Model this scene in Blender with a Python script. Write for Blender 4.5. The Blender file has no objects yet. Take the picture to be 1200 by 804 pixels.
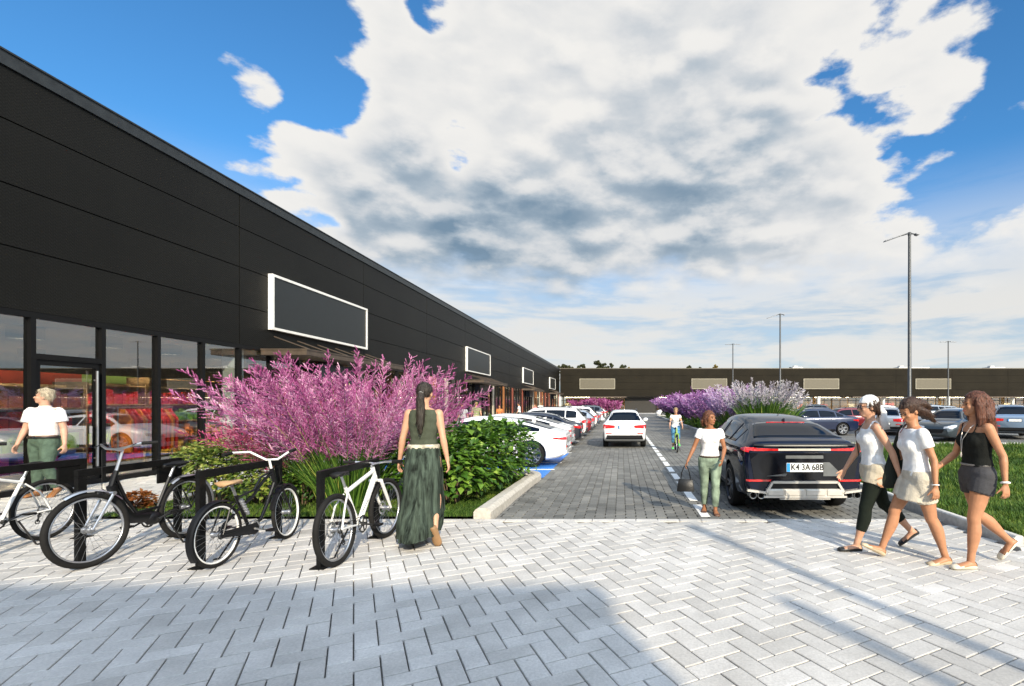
import bpy, bmesh, math, random
from mathutils import Vector, Matrix, Quaternion, noise
from mathutils.bvhtree import BVHTree
R = math.radians
PI = math.pi
sc = bpy.context.scene
C = sc.collection
random.seed(7)

# ------------------------------------------------------------------ mesh builder
class MB:
    def __init__(s):
        s.v = []; s.f = []; s.m = []
    def add(s, verts, faces, mi=0):
        o = len(s.v)
        s.v.extend([tuple(p) for p in verts])
        s.f.extend([tuple(i + o for i in f) for f in faces])
        s.m.extend([mi] * len(faces))
    def box(s, x0, x1, y0, y1, z0, z1, mi=0, mx=None):
        vs = [(x0,y0,z0),(x1,y0,z0),(x1,y1,z0),(x0,y1,z0),(x0,y0,z1),(x1,y0,z1),(x1,y1,z1),(x0,y1,z1)]
        if mx is not None: vs = [mx @ Vector(p) for p in vs]
        s.add(vs, [(0,3,2,1),(4,5,6,7),(0,1,5,4),(1,2,6,5),(2,3,7,6),(3,0,4,7)], mi)
    def bbox(s, x0, x1, y0, y1, z0, z1, b=0.01, mi=0):
        # box with chamfered vertical and top edges
        def ring(z, i): return [(x0+i,y0+i+0,z),(x1-i,y0+i,z),(x1-i,y1-i,z),(x0+i,y1-i,z)]
        vs = ring(z0,0)+ring(z1-b,0)+ring(z1,b)
        fs = [(3,2,1,0),(8,9,10,11)]
        for k in (0,4):
            for i in range(4):
                j=(i+1)%4; fs.append((k+i,k+j,k+4+j,k+4+i))
        s.add(vs, fs, mi)
    def quad(s, a, b, c, d, mi=0):
        s.add([a,b,c,d], [(0,1,2,3)], mi)
    def tube(s, pts, rad, n=8, side=None, mi=0, caps=True, closed=False, round_caps=False):
        pts = [Vector(p) for p in pts]
        m = len(pts)
        if not isinstance(rad, (list, tuple)): rad = [rad]*m
        rad = [(r, r) if not isinstance(r, (list, tuple)) else r for r in rad]
        if round_caps and not closed:
            d0 = (pts[0]-pts[1]).normalized(); d1 = (pts[-1]-pts[-2]).normalized()
            r0 = rad[0]; r1 = rad[-1]; m0 = min(r0); m1 = min(r1)
            pre = []; prr = []; post = []; por = []
            for a in (R(80), R(50), R(25)):
                pre.append(pts[0]+d0*m0*math.sin(a)); prr.append((r0[0]*math.cos(a), r0[1]*math.cos(a)))
            for a in (R(25), R(50), R(80)):
                post.append(pts[-1]+d1*m1*math.sin(a)); por.append((r1[0]*math.cos(a), r1[1]*math.cos(a)))
            pts = pre+pts+post; rad = prr+rad+por; m = len(pts)
        vs = []; prev = None
        for i, p in enumerate(pts):
            if closed: t = pts[(i+1) % m]-pts[i-1]
            elif i == 0: t = pts[1]-pts[0]
            elif i == m-1: t = pts[-1]-pts[-2]
            else: t = (pts[i+1]-pts[i]).normalized()+(pts[i]-pts[i-1]).normalized()
            if t.length < 1e-9: t = Vector((0,0,1))
            t.normalize()
            if side is not None:
                u = Vector(side); u = u-t*u.dot(t)
                if u.length < 1e-4: u = t.orthogonal()
            elif prev is None: u = t.orthogonal()
            else:
                u = prev-t*prev.dot(t)
                if u.length < 1e-4: u = t.orthogonal()
            u.normalize(); prev = u; w = t.cross(u)
            for k in range(n):
                a = 2*PI*k/n
                vs.append(p+u*(rad[i][0]*math.cos(a))+w*(rad[i][1]*math.sin(a)))
        fs = []
        for i in range(m if closed else m-1):
            j = (i+1) % m
            for k in range(n):
                l = (k+1) % n
                fs.append((i*n+k, i*n+l, j*n+l, j*n+k))
        if caps and not closed:
            fs.append(tuple(range(n-1,-1,-1))); fs.append(tuple((m-1)*n+k for k in range(n)))
        s.add(vs, fs, mi)
    def ring(s, c, r, thick, axis='x', n=32, k=8, mi=0, r2=None):
        pts = []
        for i in range(n):
            a = 2*PI*i/n
            q = {'x': (0, r*math.cos(a), r*math.sin(a)), 'y': (r*math.cos(a), 0, r*math.sin(a)), 'z': (r*math.cos(a), r*math.sin(a), 0)}[axis]
            pts.append(Vector(c)+Vector(q))
        sd = {'x': (1,0,0), 'y': (0,1,0), 'z': (0,0,1)}[axis]
        s.tube(pts, [(thick, r2 or thick)]*n, k, side=sd, closed=True, mi=mi)
    def ell(s, c, r, mx=None, n=12, m=8, mi=0):
        vs = []; fs = []
        for i in range(m+1):
            th = PI*i/m
            for k in range(n):
                a = 2*PI*k/n
                p = Vector((r[0]*math.sin(th)*math.cos(a), r[1]*math.sin(th)*math.sin(a), r[2]*math.cos(th)))
                if mx is not None: p = mx @ p
                vs.append(p+Vector(c))
        for i in range(m):
            for k in range(n):
                l = (k+1) % n
                fs.append((i*n+k, (i+1)*n+k, (i+1)*n+l, i*n+l))
        s.add(vs, fs, mi)
    def loft(s, rings, mi=0, caps=True, closed=True):
        n = len(rings[0]); vs = [p for r in rings for p in r]; fs = []
        for i in range(len(rings)-1):
            for k in range(n if closed else n-1):
                l = (k+1) % n
                fs.append((i*n+k, i*n+l, (i+1)*n+l, (i+1)*n+k))
        if caps:
            fs.append(tuple(range(n-1,-1,-1))); b = (len(rings)-1)*n
            fs.append(tuple(b+k for k in range(n)))
        s.add(vs, fs, mi)
    def prism(s, poly, axis, a, b, mi=0):
        # poly: 2D points in the plane across axis
        def P(p, t):
            return {'x': (t,p[0],p[1]), 'y': (p[0],t,p[1]), 'z': (p[0],p[1],t)}[axis]
        n = len(poly)
        vs = [P(p,a) for p in poly]+[P(p,b) for p in poly]
        fs = [tuple(range(n-1,-1,-1)), tuple(range(n,2*n))]+[(i,(i+1)%n,n+(i+1)%n,n+i) for i in range(n)]
        s.add(vs, fs, mi)
    def xform(s, mx, start=0):
        for i in range(start, len(s.v)): s.v[i] = tuple(mx @ Vector(s.v[i]))
    def mesh(s, name):
        me = bpy.data.meshes.new(name)
        me.from_pydata(s.v, [], s.f)
        me.polygons.foreach_set('material_index', s.m)
        me.update()
        return me
    def build(s, name, mats, parent=None, smooth=False, fix=False):
        me = s.mesh(name)
        if fix:
            bm = bmesh.new(); bm.from_mesh(me); bmesh.ops.recalc_face_normals(bm, faces=bm.faces); bm.to_mesh(me); bm.free()
        return link(name, me, mats, parent, smooth)

def link(name, me, mats, parent=None, smooth=False):
    if not isinstance(mats, (list, tuple)): mats = [mats]
    me.materials.clear()
    for m in mats: me.materials.append(m)
    if smooth is True:
        me.polygons.foreach_set('use_smooth', [True]*len(me.polygons))
    elif smooth:
        me.polygons.foreach_set('use_smooth', [True]*len(me.polygons))
        me.set_sharp_from_angle(angle=R(smooth))
    o = bpy.data.objects.new(name, me); C.objects.link(o)
    if parent: o.parent = parent
    return o

def thing(name, label, cat, loc=(0,0,0), rz=0, group=None, scale=1):
    o = bpy.data.objects.new(name, None); C.objects.link(o)
    o.empty_display_size = .2
    o.location = loc; o.rotation_euler = (0,0,rz); o.scale = (scale,)*3
    o['label'] = label; o['category'] = cat; o['kind'] = 'thing'
    if group: o['group'] = group
    return o
def tag(o, label, cat, group=None, kind=None):
    if label: o['label'] = label
    if cat: o['category'] = cat
    if group: o['group'] = group
    if kind: o['kind'] = kind
    return o
def struct(o, label=None, cat=None):
    o['kind'] = 'structure'
    if label: o['label'] = label
    if cat: o['category'] = cat
    return o
def kids(o): return KIDS.get(o.name, []) if False else [c for c in o.children]
def dup(root, loc, rz=None, label=None, group=None, scale=None):
    r = root.copy(); C.objects.link(r); r.location = loc
    if rz is not None: r.rotation_euler = (0,0,rz)
    if label: r['label'] = label
    if group: r['group'] = group
    if scale: r.scale = (scale,)*3
    for ch in root.children:
        c = ch.copy(); C.objects.link(c); c.parent = r
        for g in ch.children:
            d = g.copy(); C.objects.link(d); d.parent = c
    return r

def remesh(mb, voxel, smooth=2, fac=.5):
    """one continuous surface out of overlapping shapes"""
    me = mb.mesh('tmp'); o = bpy.data.objects.new('tmp', me); C.objects.link(o)
    bm = bmesh.new(); bm.from_mesh(me); bmesh.ops.recalc_face_normals(bm, faces=bm.faces); bm.to_mesh(me); bm.free()
    m = o.modifiers.new('r', 'REMESH'); m.mode = 'VOXEL'; m.voxel_size = voxel
    if smooth:
        q = o.modifiers.new('s', 'SMOOTH'); q.iterations = smooth; q.factor = fac
    dg = bpy.context.evaluated_depsgraph_get()
    out = bpy.data.meshes.new_from_object(o.evaluated_get(dg))
    bpy.data.objects.remove(o); bpy.data.meshes.remove(me)
    return out

# ------------------------------------------------------------------ materials
MATS = {}
def nodes_of(name):
    m = bpy.data.materials.new(name); m.use_nodes = True
    nt = m.node_tree; b = nt.nodes['Principled BSDF']
    return m, nt, b
def mat(name, col, rough=.6, metal=0, var=.12, scale=6, bump=0, bscale=60, coat=0, spec=None, detail=4, sub=0, stretch=None):
    if name in MATS: return MATS[name]
    m, nt, b = nodes_of(name)
    b.inputs['Roughness'].default_value = rough; b.inputs['Metallic'].default_value = metal
    if coat: b.inputs['Coat Weight'].default_value = coat; b.inputs['Coat Roughness'].default_value = .03
    if spec is not None: b.inputs['Specular IOR Level'].default_value = spec
    if sub:
        b.inputs['Subsurface Weight'].default_value = sub
        b.inputs['Subsurface Radius'].default_value = (.01,.004,.002)
    tc = nt.nodes.new('ShaderNodeTexCoord'); src = tc.outputs['Object']
    if stretch:
        mp = nt.nodes.new('ShaderNodeMapping'); mp.inputs['Scale'].default_value = stretch
        nt.links.new(src, mp.inputs[0]); src = mp.outputs[0]
    n = nt.nodes.new('ShaderNodeTexNoise'); n.inputs['Scale'].default_value = scale; n.inputs['Detail'].default_value = detail
    nt.links.new(src, n.inputs['Vector'])
    r = nt.nodes.new('ShaderNodeValToRGB')
    c = Vector(col[:3])
    lo = [max(0, x*(1-var*1.6)) for x in c]; hi = [min(1, x*(1+var*1.6)) for x in c]
    r.color_ramp.elements[0].position = .3; r.color_ramp.elements[1].position = .7
    r.color_ramp.elements[0].color = (*lo,1); r.color_ramp.elements[1].color = (*hi,1)
    nt.links.new(n.outputs['Fac'], r.inputs[0]); nt.links.new(r.outputs[0], b.inputs['Base Color'])
    if bump:
        n2 = nt.nodes.new('ShaderNodeTexNoise'); n2.inputs['Scale'].default_value = bscale; n2.inputs['Detail'].default_value = 3
        nt.links.new(src, n2.inputs['Vector'])
        bp = nt.nodes.new('ShaderNodeBump'); bp.inputs['Strength'].default_value = bump; bp.inputs['Distance'].default_value = .01
        nt.links.new(n2.outputs['Fac'], bp.inputs['Height']); nt.links.new(bp.outputs[0], b.inputs['Normal'])
    MATS[name] = m
    return m
def attr_mat(name, ramp, rough=.8, attr='tone', noise_s=40, namt=.25, bump=.3, trans=0, spec=.3, bdist=.004, big=0):
    """colour picked per piece from a face attribute through a ramp, plus a fine grain"""
    if name in MATS: return MATS[name]
    m, nt, b = nodes_of(name)
    b.inputs['Roughness'].default_value = rough; b.inputs['Specular IOR Level'].default_value = spec
    a = nt.nodes.new('ShaderNodeAttribute'); a.attribute_name = attr
    r = nt.nodes.new('ShaderNodeValToRGB')
    els = r.color_ramp.elements
    while len(els) < len(ramp): els.new(.5)
    for e, (p, c) in zip(els, ramp): e.position = p; e.color = (*c, 1)
    nt.links.new(a.outputs['Fac'], r.inputs[0])
    tc = nt.nodes.new('ShaderNodeTexCoord')
    n = nt.nodes.new('ShaderNodeTexNoise'); n.inputs['Scale'].default_value = noise_s; n.inputs['Detail'].default_value = 5; n.inputs['Roughness'].default_value = .7
    nt.links.new(tc.outputs['Object'], n.inputs['Vector'])
    mr = nt.nodes.new('ShaderNodeMapRange'); mr.inputs[1].default_value = .3; mr.inputs[2].default_value = .7
    mr.inputs[3].default_value = 1-namt; mr.inputs[4].default_value = 1+namt
    nt.links.new(n.outputs['Fac'], mr.inputs[0])
    mx = nt.nodes.new('ShaderNodeMix'); mx.data_type = 'RGBA'; mx.blend_type = 'MULTIPLY'; mx.inputs[0].default_value = 1
    nt.links.new(r.outputs[0], mx.inputs[6]); nt.links.new(mr.outputs[0], mx.inputs[7])
    if big:      # wear and dirt in wide patches, and small spots
        for sc_n, lo, hi, det in ((.55,1-big,1+big*.8,6),(2.6,1-big*.7,1+big*.5,8),(23,1-big*1.6,1,2)):
            n3 = nt.nodes.new('ShaderNodeTexNoise'); n3.inputs['Scale'].default_value = sc_n; n3.inputs['Detail'].default_value = det; n3.inputs['Roughness'].default_value = .65
            nt.links.new(tc.outputs['Object'], n3.inputs['Vector'])
            m3 = nt.nodes.new('ShaderNodeMapRange'); m3.inputs[1].default_value = .24 if det == 2 else .32; m3.inputs[2].default_value = .30 if det == 2 else .68; m3.inputs[3].default_value = lo; m3.inputs[4].default_value = hi
            nt.links.new(n3.outputs['Fac'], m3.inputs[0])
            x3 = nt.nodes.new('ShaderNodeMix'); x3.data_type = 'RGBA'; x3.blend_type = 'MULTIPLY'; x3.inputs[0].default_value = 1
            nt.links.new(mx.outputs[2], x3.inputs[6]); nt.links.new(m3.outputs[0], x3.inputs[7]); mx = x3
    nt.links.new(mx.outputs[2], b.inputs['Base Color'])
    if bump:
        bp = nt.nodes.new('ShaderNodeBump'); bp.inputs['Strength'].default_value = bump; bp.inputs['Distance'].default_value = bdist
        nt.links.new(n.outputs['Fac'], bp.inputs['Height']); nt.links.new(bp.outputs[0], b.inputs['Normal'])
    if trans:
        t = nt.nodes.new('ShaderNodeBsdfTranslucent'); ms = nt.nodes.new('ShaderNodeMixShader'); ms.inputs[0].default_value = trans
        nt.links.new(mx.outputs[2], t.inputs[0])
        out = nt.nodes['Material Output']
        nt.links.new(b.outputs[0], ms.inputs[1]); nt.links.new(t.outputs[0], ms.inputs[2]); nt.links.new(ms.outputs[0], out.inputs[0])
    MATS[name] = m
    return m
def set_tone(o, vals):
    at = o.data.attributes.new('tone', 'FLOAT', 'FACE'); at.data.foreach_set('value', vals)
def emit_mat(name, col, s):
    if name in MATS: return MATS[name]
    m = bpy.data.materials.new(name); m.use_nodes = True; nt = m.node_tree
    nt.nodes.remove(nt.nodes['Principled BSDF']); e = nt.nodes.new('ShaderNodeEmission')
    e.inputs[0].default_value = (*col,1); e.inputs[1].default_value = s
    nt.links.new(e.outputs[0], nt.nodes['Material Output'].inputs[0]); MATS[name] = m
    return m
def glass_mat(name, tint=(.9,.95,.95), ior=1.5, rough=.0, base=.06):
    if name in MATS: return MATS[name]
    m = bpy.data.materials.new(name); m.use_nodes = True; nt = m.node_tree
    nt.nodes.remove(nt.nodes['Principled BSDF'])
    t = nt.nodes.new('ShaderNodeBsdfTransparent'); t.inputs[0].default_value = (*tint,1)
    g = nt.nodes.new('ShaderNodeBsdfGlossy'); g.inputs['Roughness'].default_value = rough; g.inputs[0].default_value = (1,1,1,1)
    f = nt.nodes.new('ShaderNodeFresnel'); f.inputs[0].default_value = ior
    ms = nt.nodes.new('ShaderNodeMixShader')
    ge = nt.nodes.new('ShaderNodeNewGeometry'); mm = nt.nodes.new('ShaderNodeMath'); mm.operation = 'SUBTRACT'; mm.inputs[0].default_value = 1; nt.links.new(ge.outputs['Backfacing'], mm.inputs[1])
    mu = nt.nodes.new('ShaderNodeMath'); mu.operation = 'MULTIPLY'; nt.links.new(f.outputs[0], mu.inputs[0]); nt.links.new(mm.outputs[0], mu.inputs[1])
    nt.links.new(mu.outputs[0], ms.inputs[0]); nt.links.new(t.outputs[0], ms.inputs[1]); nt.links.new(g.outputs[0], ms.inputs[2])
    nt.links.new(ms.outputs[0], nt.nodes['Material Output'].inputs[0]); MATS[name] = m
    return m
# ------------------------------------------------------------------ camera, world, sun
SUNV = Vector((.40*math.cos(R(26)), -.917*math.cos(R(26)), math.sin(R(26)))).normalized()   # towards the sun
def setup():
    cam = bpy.data.cameras.new('camera'); co = bpy.data.objects.new('camera', cam); C.objects.link(co)
    co.location = (0,0,1.6); co.rotation_euler = (R(90),0,0)
    cam.sensor_width = 36; cam.lens = 36*590/1200
    cam.shift_x = -(728-600)/1200; cam.shift_y = (473-402)/1200
    cam.clip_start = .05; cam.clip_end = 2000
    sc.camera = co
    sun = bpy.data.lights.new('sun', 'SUN'); so = bpy.data.objects.new('sun', sun); C.objects.link(so)
    so.rotation_euler = (-SUNV).to_track_quat('-Z', 'Y').to_euler(); so.location = (20,-40,30)
    sun.energy = 4.5; sun.angle = R(.7); sun.color = (1,.875,.68)
    sc.view_settings.view_transform = 'Standard'; sc.view_settings.look = 'None'
    sc.view_settings.exposure = EXPO; sc.view_settings.gamma = 1; sc.view_settings.use_curve_mapping = False
    sc.cycles.use_denoising = True
    sc.cycles.max_bounces = 6; sc.cycles.transparent_max_bounces = 12; sc.cycles.glossy_bounces = 3
    sc.cycles.caustics_reflective = False; sc.cycles.caustics_refractive = False
    sc.cycles.sample_clamp_indirect = 4

EXPO = .54
SKY = .13
def pdir(px, py):
    return Vector(((px-728)/590, 1, (473-py)/590)).normalized()
def world():
    w = bpy.data.worlds.new('World'); sc.world = w; w.use_nodes = True
    w.cycles.sampling_method = 'MANUAL'; w.cycles.sample_map_resolution = 256
    nt = w.node_tree; N = nt.nodes; L = nt.links
    bg = N['Background']; bg.inputs[1].default_value = SKY
    sky = N.new('ShaderNodeTexSky'); sky.sky_type = 'NISHITA'; sky.sun_disc = False
    sky.sun_elevation = math.asin(SUNV.z); sky.sun_rotation = math.atan2(SUNV.x, SUNV.y)
    sky.air_density = 1.0; sky.dust_density = .4; sky.ozone_density = 3.0
    tc = N.new('ShaderNodeTexCoord'); D = tc.outputs['Generated']
    def math_(op, a, b=None, c=None, clamp=False):
        n = N.new('ShaderNodeMath'); n.operation = op; n.use_clamp = clamp
        for i, x in enumerate((a, b, c)):
            if x is None: continue
            if isinstance(x, (int, float)): n.inputs[i].default_value = x
            else: L.new(x, n.inputs[i])
        return n.outputs[0]
    def vmath(op, a, b=None):
        n = N.new('ShaderNodeVectorMath'); n.operation = op
        for i, x in enumerate((a, b)):
            if x is None: continue
            if isinstance(x, (tuple, Vector)): n.inputs[i].default_value = tuple(x)
            else: L.new(x, n.inputs[i])
        return n
    def smooth(x, a, b, lo=0., hi=1.):
        n = N.new('ShaderNodeMapRange'); n.interpolation_type = 'SMOOTHSTEP'
        L.new(x, n.inputs[0]); n.inputs[1].default_value = a; n.inputs[2].default_value = b
        n.inputs[3].default_value = lo; n.inputs[4].default_value = hi
        return n.outputs[0]
    sep = N.new('ShaderNodeSeparateXYZ'); L.new(D, sep.inputs[0]); dz = sep.outputs[2]
    def stretched(off):
        # clouds lie in a flat layer: heights count for more near the horizon
        zz = math_('MULTIPLY', dz, 2.1)
        cb = N.new('ShaderNodeCombineXYZ'); L.new(sep.outputs[0], cb.inputs[0]); L.new(sep.outputs[1], cb.inputs[1]); L.new(zz, cb.inputs[2])
        return vmath('ADD', cb.outputs[0], off).outputs[0]
    def fbm(vec, scale, detail=7, rough=.55, dist=.0):
        n = N.new('ShaderNodeTexNoise'); n.inputs['Scale'].default_value = scale; n.inputs['Detail'].default_value = detail
        n.inputs['Roughness'].default_value = rough; n.inputs['Distortion'].default_value = dist
        L.new(vec, n.inputs['Vector']); return n.outputs['Fac']
    def bias():
        tot = None
        for px, py, rad, amt in BLOBS:
            d = vmath('DOT_PRODUCT', D, pdir(px, py)).outputs['Value']
            c = math.cos(rad); 
            s = smooth(d, c, c+(1-c)*.75, 0, amt)
            tot = s if tot is None else math_('ADD', tot, s)
        return tot
    bs = bias()
    for v_, c_, a_ in (((.2,-.75,.62),.35,.30),((.9,-.1,.4),.6,.3)):
        bs = math_('ADD', bs, smooth(vmath('DOT_PRODUCT', D, v_).outputs['Value'], c_, c_+.45, 0, a_))
    def puffs(off):
        v = stretched(off)
        n2 = fbm(v, 6.5, 9, .60)
        vo = N.new('ShaderNodeTexVoronoi'); vo.feature = 'SMOOTH_F1'; vo.inputs['Scale'].default_value = 10; vo.inputs['Smoothness'].default_value = .25
        nn = N.new('ShaderNodeTexNoise'); nn.inputs['Scale'].default_value = 7; nn.inputs['Detail'].default_value = 6; L.new(v, nn.inputs['Vector'])
        dv = vmath('SCALE', nn.outputs['Color']); dv.inputs['Scale'].default_value = .20
        L.new(vmath('ADD', v, dv.outputs[0]).outputs[0], vo.inputs['Vector'])
        bil = math_('MULTIPLY_ADD', vo.outputs['Distance'], -.55, .25)
        return math_('ADD', math_('MULTIPLY_ADD', n2, 1.1, -.55), bil)
    n1 = fbm(stretched((1.3,4.7,2.1)), 2.4, 3, .5)
    off = Vector((1.3,4.7,2.1)); so = SUNV*0.015+Vector((0,0,.045))
    p0 = puffs(off); p1 = puffs(off+so)
    d0 = math_('ADD', math_('MULTIPLY_ADD', n1, 1.0, -.5), p0)
    dd = math_('ADD', d0, bs)
    m = math_('MULTIPLY', smooth(dd, -.02, .15), smooth(math_('MULTIPLY_ADD', p0, .12, dz), .185, .265))
    # billows: the side turned to the sun is white, the far side greys; whole bellies are darker
    lit = math_('SUBTRACT', p0, p1)
    sh = smooth(lit, .34, -.40)
    thick = smooth(dd, .05, .75)
    gb = GREY_BIAS(N, L, vmath, smooth, math_, D)
    shade = math_('ADD', math_('MULTIPLY', math_('MULTIPLY', sh, thick), .46), math_('MULTIPLY', math_('MULTIPLY', gb, math_('MULTIPLY_ADD', sh, .8, .42)), smooth(dd, .02, .5)))
    ramp = N.new('ShaderNodeValToRGB'); e = ramp.color_ramp.elements
    e[0].position = 0; e[0].color = (1.0,.985,.955,1); e[1].position = 1; e[1].color = (.22,.33,.45,1)
    k = e.new(.25); k.color = (.80,.82,.84,1)
    k = e.new(.6); k.color = (.46,.55,.64,1)
    L.new(shade, ramp.inputs[0])
    cl = N.new('ShaderNodeMix'); cl.data_type = 'RGBA'; cl.blend_type = 'MULTIPLY'; cl.inputs[0].default_value = 1
    L.new(ramp.outputs[0], cl.inputs[6]); cl.inputs[7].default_value = (CL,CL,CL,1)
    # horizon veil of thin stratus
    hz = smooth(dz, .40, .16, 0, 1)
    st = fbm(vmath('MULTIPLY', D, (2.2,2.2,13)).outputs[0], 1.6, 6, .6, .3)
    veil = math_('MULTIPLY', hz, smooth(st, .2, .6, .74, .98))
    vcol = N.new('ShaderNodeMix'); vcol.data_type = 'RGBA'
    L.new(smooth(st, .36, .54), vcol.inputs[0]); vcol.inputs[6].default_value = (.62*CL,.70*CL,.77*CL,1); vcol.inputs[7].default_value = (.90*CL,.89*CL,.86*CL,1)
    # a deeper blue overhead, as the clear parts of a summer sky
    blue = N.new('ShaderNodeMix'); blue.data_type = 'RGBA'; blue.blend_type = 'MULTIPLY'; blue.inputs[0].default_value = 1
    L.new(sky.outputs[0], blue.inputs[6]); blue.inputs[7].default_value = SKYT
    x1 = N.new('ShaderNodeMix'); x1.data_type = 'RGBA'; L.new(veil, x1.inputs[0]); L.new(blue.outputs[2], x1.inputs[6]); L.new(vcol.outputs[2], x1.inputs[7])
    x2 = N.new('ShaderNodeMix'); x2.data_type = 'RGBA'; L.new(m, x2.inputs[0]); L.new(x1.outputs[2], x2.inputs[6]); L.new(cl.outputs[2], x2.inputs[7])
    # unseen sky high behind the viewer, brightened and blued as added fill light
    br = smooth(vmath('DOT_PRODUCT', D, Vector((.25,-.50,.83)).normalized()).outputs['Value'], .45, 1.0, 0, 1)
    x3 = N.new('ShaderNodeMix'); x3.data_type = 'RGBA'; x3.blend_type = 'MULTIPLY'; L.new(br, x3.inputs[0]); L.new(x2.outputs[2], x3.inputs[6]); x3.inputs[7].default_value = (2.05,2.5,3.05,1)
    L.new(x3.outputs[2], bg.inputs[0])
CL = 4.7
SKYT = (.40,.82,1.04,1)
# clouds gather in these directions (pixel of the reference, radius in radians, amount)
BLOBS = [(620,170,.62,.35),(320,200,.26,.36),(400,110,.17,.26),(420,30,.13,.16),(830,60,.55,.18),(1000,230,.50,.20),(1140,250,.32,.20),(270,180,.16,.24),(620,290,.35,.20),
         (150,20,.36,-.50),(20,20,.5,-.40),(300,40,.16,-.22),(1110,75,.26,-.50),(540,172,.06,-.30),(705,78,.04,-.30),(1090,-10,.16,.26),(285,85,.06,.24),(505,3,.05,-.35),(1190,330,.35,-.1)]
GREYS = [(600,305,.19,.46),(480,275,.20,.30),(740,255,.20,.20),(830,180,.20,.12),(900,270,.25,.14)]
def GREY_BIAS(N, L, vmath, smooth, math_, D):
    tot = None
    for px, py, rad, amt in GREYS:
        d = vmath('DOT_PRODUCT', D, pdir(px, py)).outputs['Value']
        c = math.cos(rad); s = smooth(d, c, c+(1-c)*.8, 0, amt)
        tot = s if tot is None else math_('ADD', tot, s)
    return tot

# ------------------------------------------------------------------ ground
def brick_ground(name, c1, c2, joint, w, h, rot=0, rough=.8, jw=.012):
    if name in MATS: return MATS[name]
    m, nt, b = nodes_of(name); N = nt.nodes; L = nt.links
    b.inputs['Roughness'].default_value = rough
    tc = N.new('ShaderNodeTexCoord'); mp = N.new('ShaderNodeMapping'); mp.inputs['Rotation'].default_value = (0,0,rot)
    L.new(tc.outputs['Object'], mp.inputs[0])
    br = N.new('ShaderNodeTexBrick'); br.inputs['Scale'].default_value = 1; br.inputs['Brick Width'].default_value = w; br.inputs['Row Height'].default_value = h
    br.inputs['Mortar Size'].default_value = jw; br.inputs['Color1'].default_value = (*c1,1); br.inputs['Color2'].default_value = (*c2,1); br.inputs['Mortar'].default_value = (*joint,1)
    L.new(mp.outputs[0], br.inputs[0])
    n = N.new('ShaderNodeTexNoise'); n.inputs['Scale'].default_value = .7; n.inputs['Detail'].default_value = 8; n.inputs['Roughness'].default_value = .65; L.new(tc.outputs['Object'], n.inputs['Vector'])
    mr = N.new('ShaderNodeMapRange'); mr.inputs[1].default_value = .3; mr.inputs[2].default_value = .7; mr.inputs[3].default_value = .72; mr.inputs[4].default_value = 1.25; L.new(n.outputs['Fac'], mr.inputs[0])
    mx = N.new('ShaderNodeMix'); mx.data_type = 'RGBA'; mx.blend_type = 'MULTIPLY'; mx.inputs[0].default_value = 1
    L.new(br.outputs[0], mx.inputs[6]); L.new(mr.outputs[0], mx.inputs[7]); L.new(mx.outputs[2], b.inputs['Base Color'])
    bp = N.new('ShaderNodeBump'); bp.inputs['Strength'].default_value = .5; bp.inputs['Distance'].default_value = .01; bp.invert = True
    L.new(br.outputs['Fac'], bp.inputs['Height']); L.new(bp.outputs[0], b.inputs['Normal'])
    MATS[name] = m
    return m

def sheet(name, x0, x1, y0, y1, z, m, label=None, cat=None):
    mb = MB(); mb.quad((x0,y0,z),(x1,y0,z),(x1,y1,z),(x0,y1,z))
    return struct(mb.build(name, m), label, cat)

def block(mb, poly, z0, z1, bev):
    """paving block from a convex-ish outline: sides, chamfer, top"""
    n = len(poly); cx = sum(p[0] for p in poly)/n; cy = sum(p[1] for p in poly)/n
    def ins(p, d):
        v = Vector((p[0]-cx, p[1]-cy)); l = v.length
        return (cx+v.x*(1-d*1.35/l), cy+v.y*(1-d*1.35/l))
    vs = [(p[0],p[1],z0) for p in poly]+[(p[0],p[1],z1-bev*.7) for p in poly]+[(*ins(p,bev),z1) for p in poly]
    fs = [(k+i, k+(i+1)%n, k+n+(i+1)%n, k+n+i) for k in (0,n) for i in range(n)]
    fs.append(tuple(2*n+i for i in range(n)))
    mb.add(vs, fs)
    return len(fs)

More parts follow.
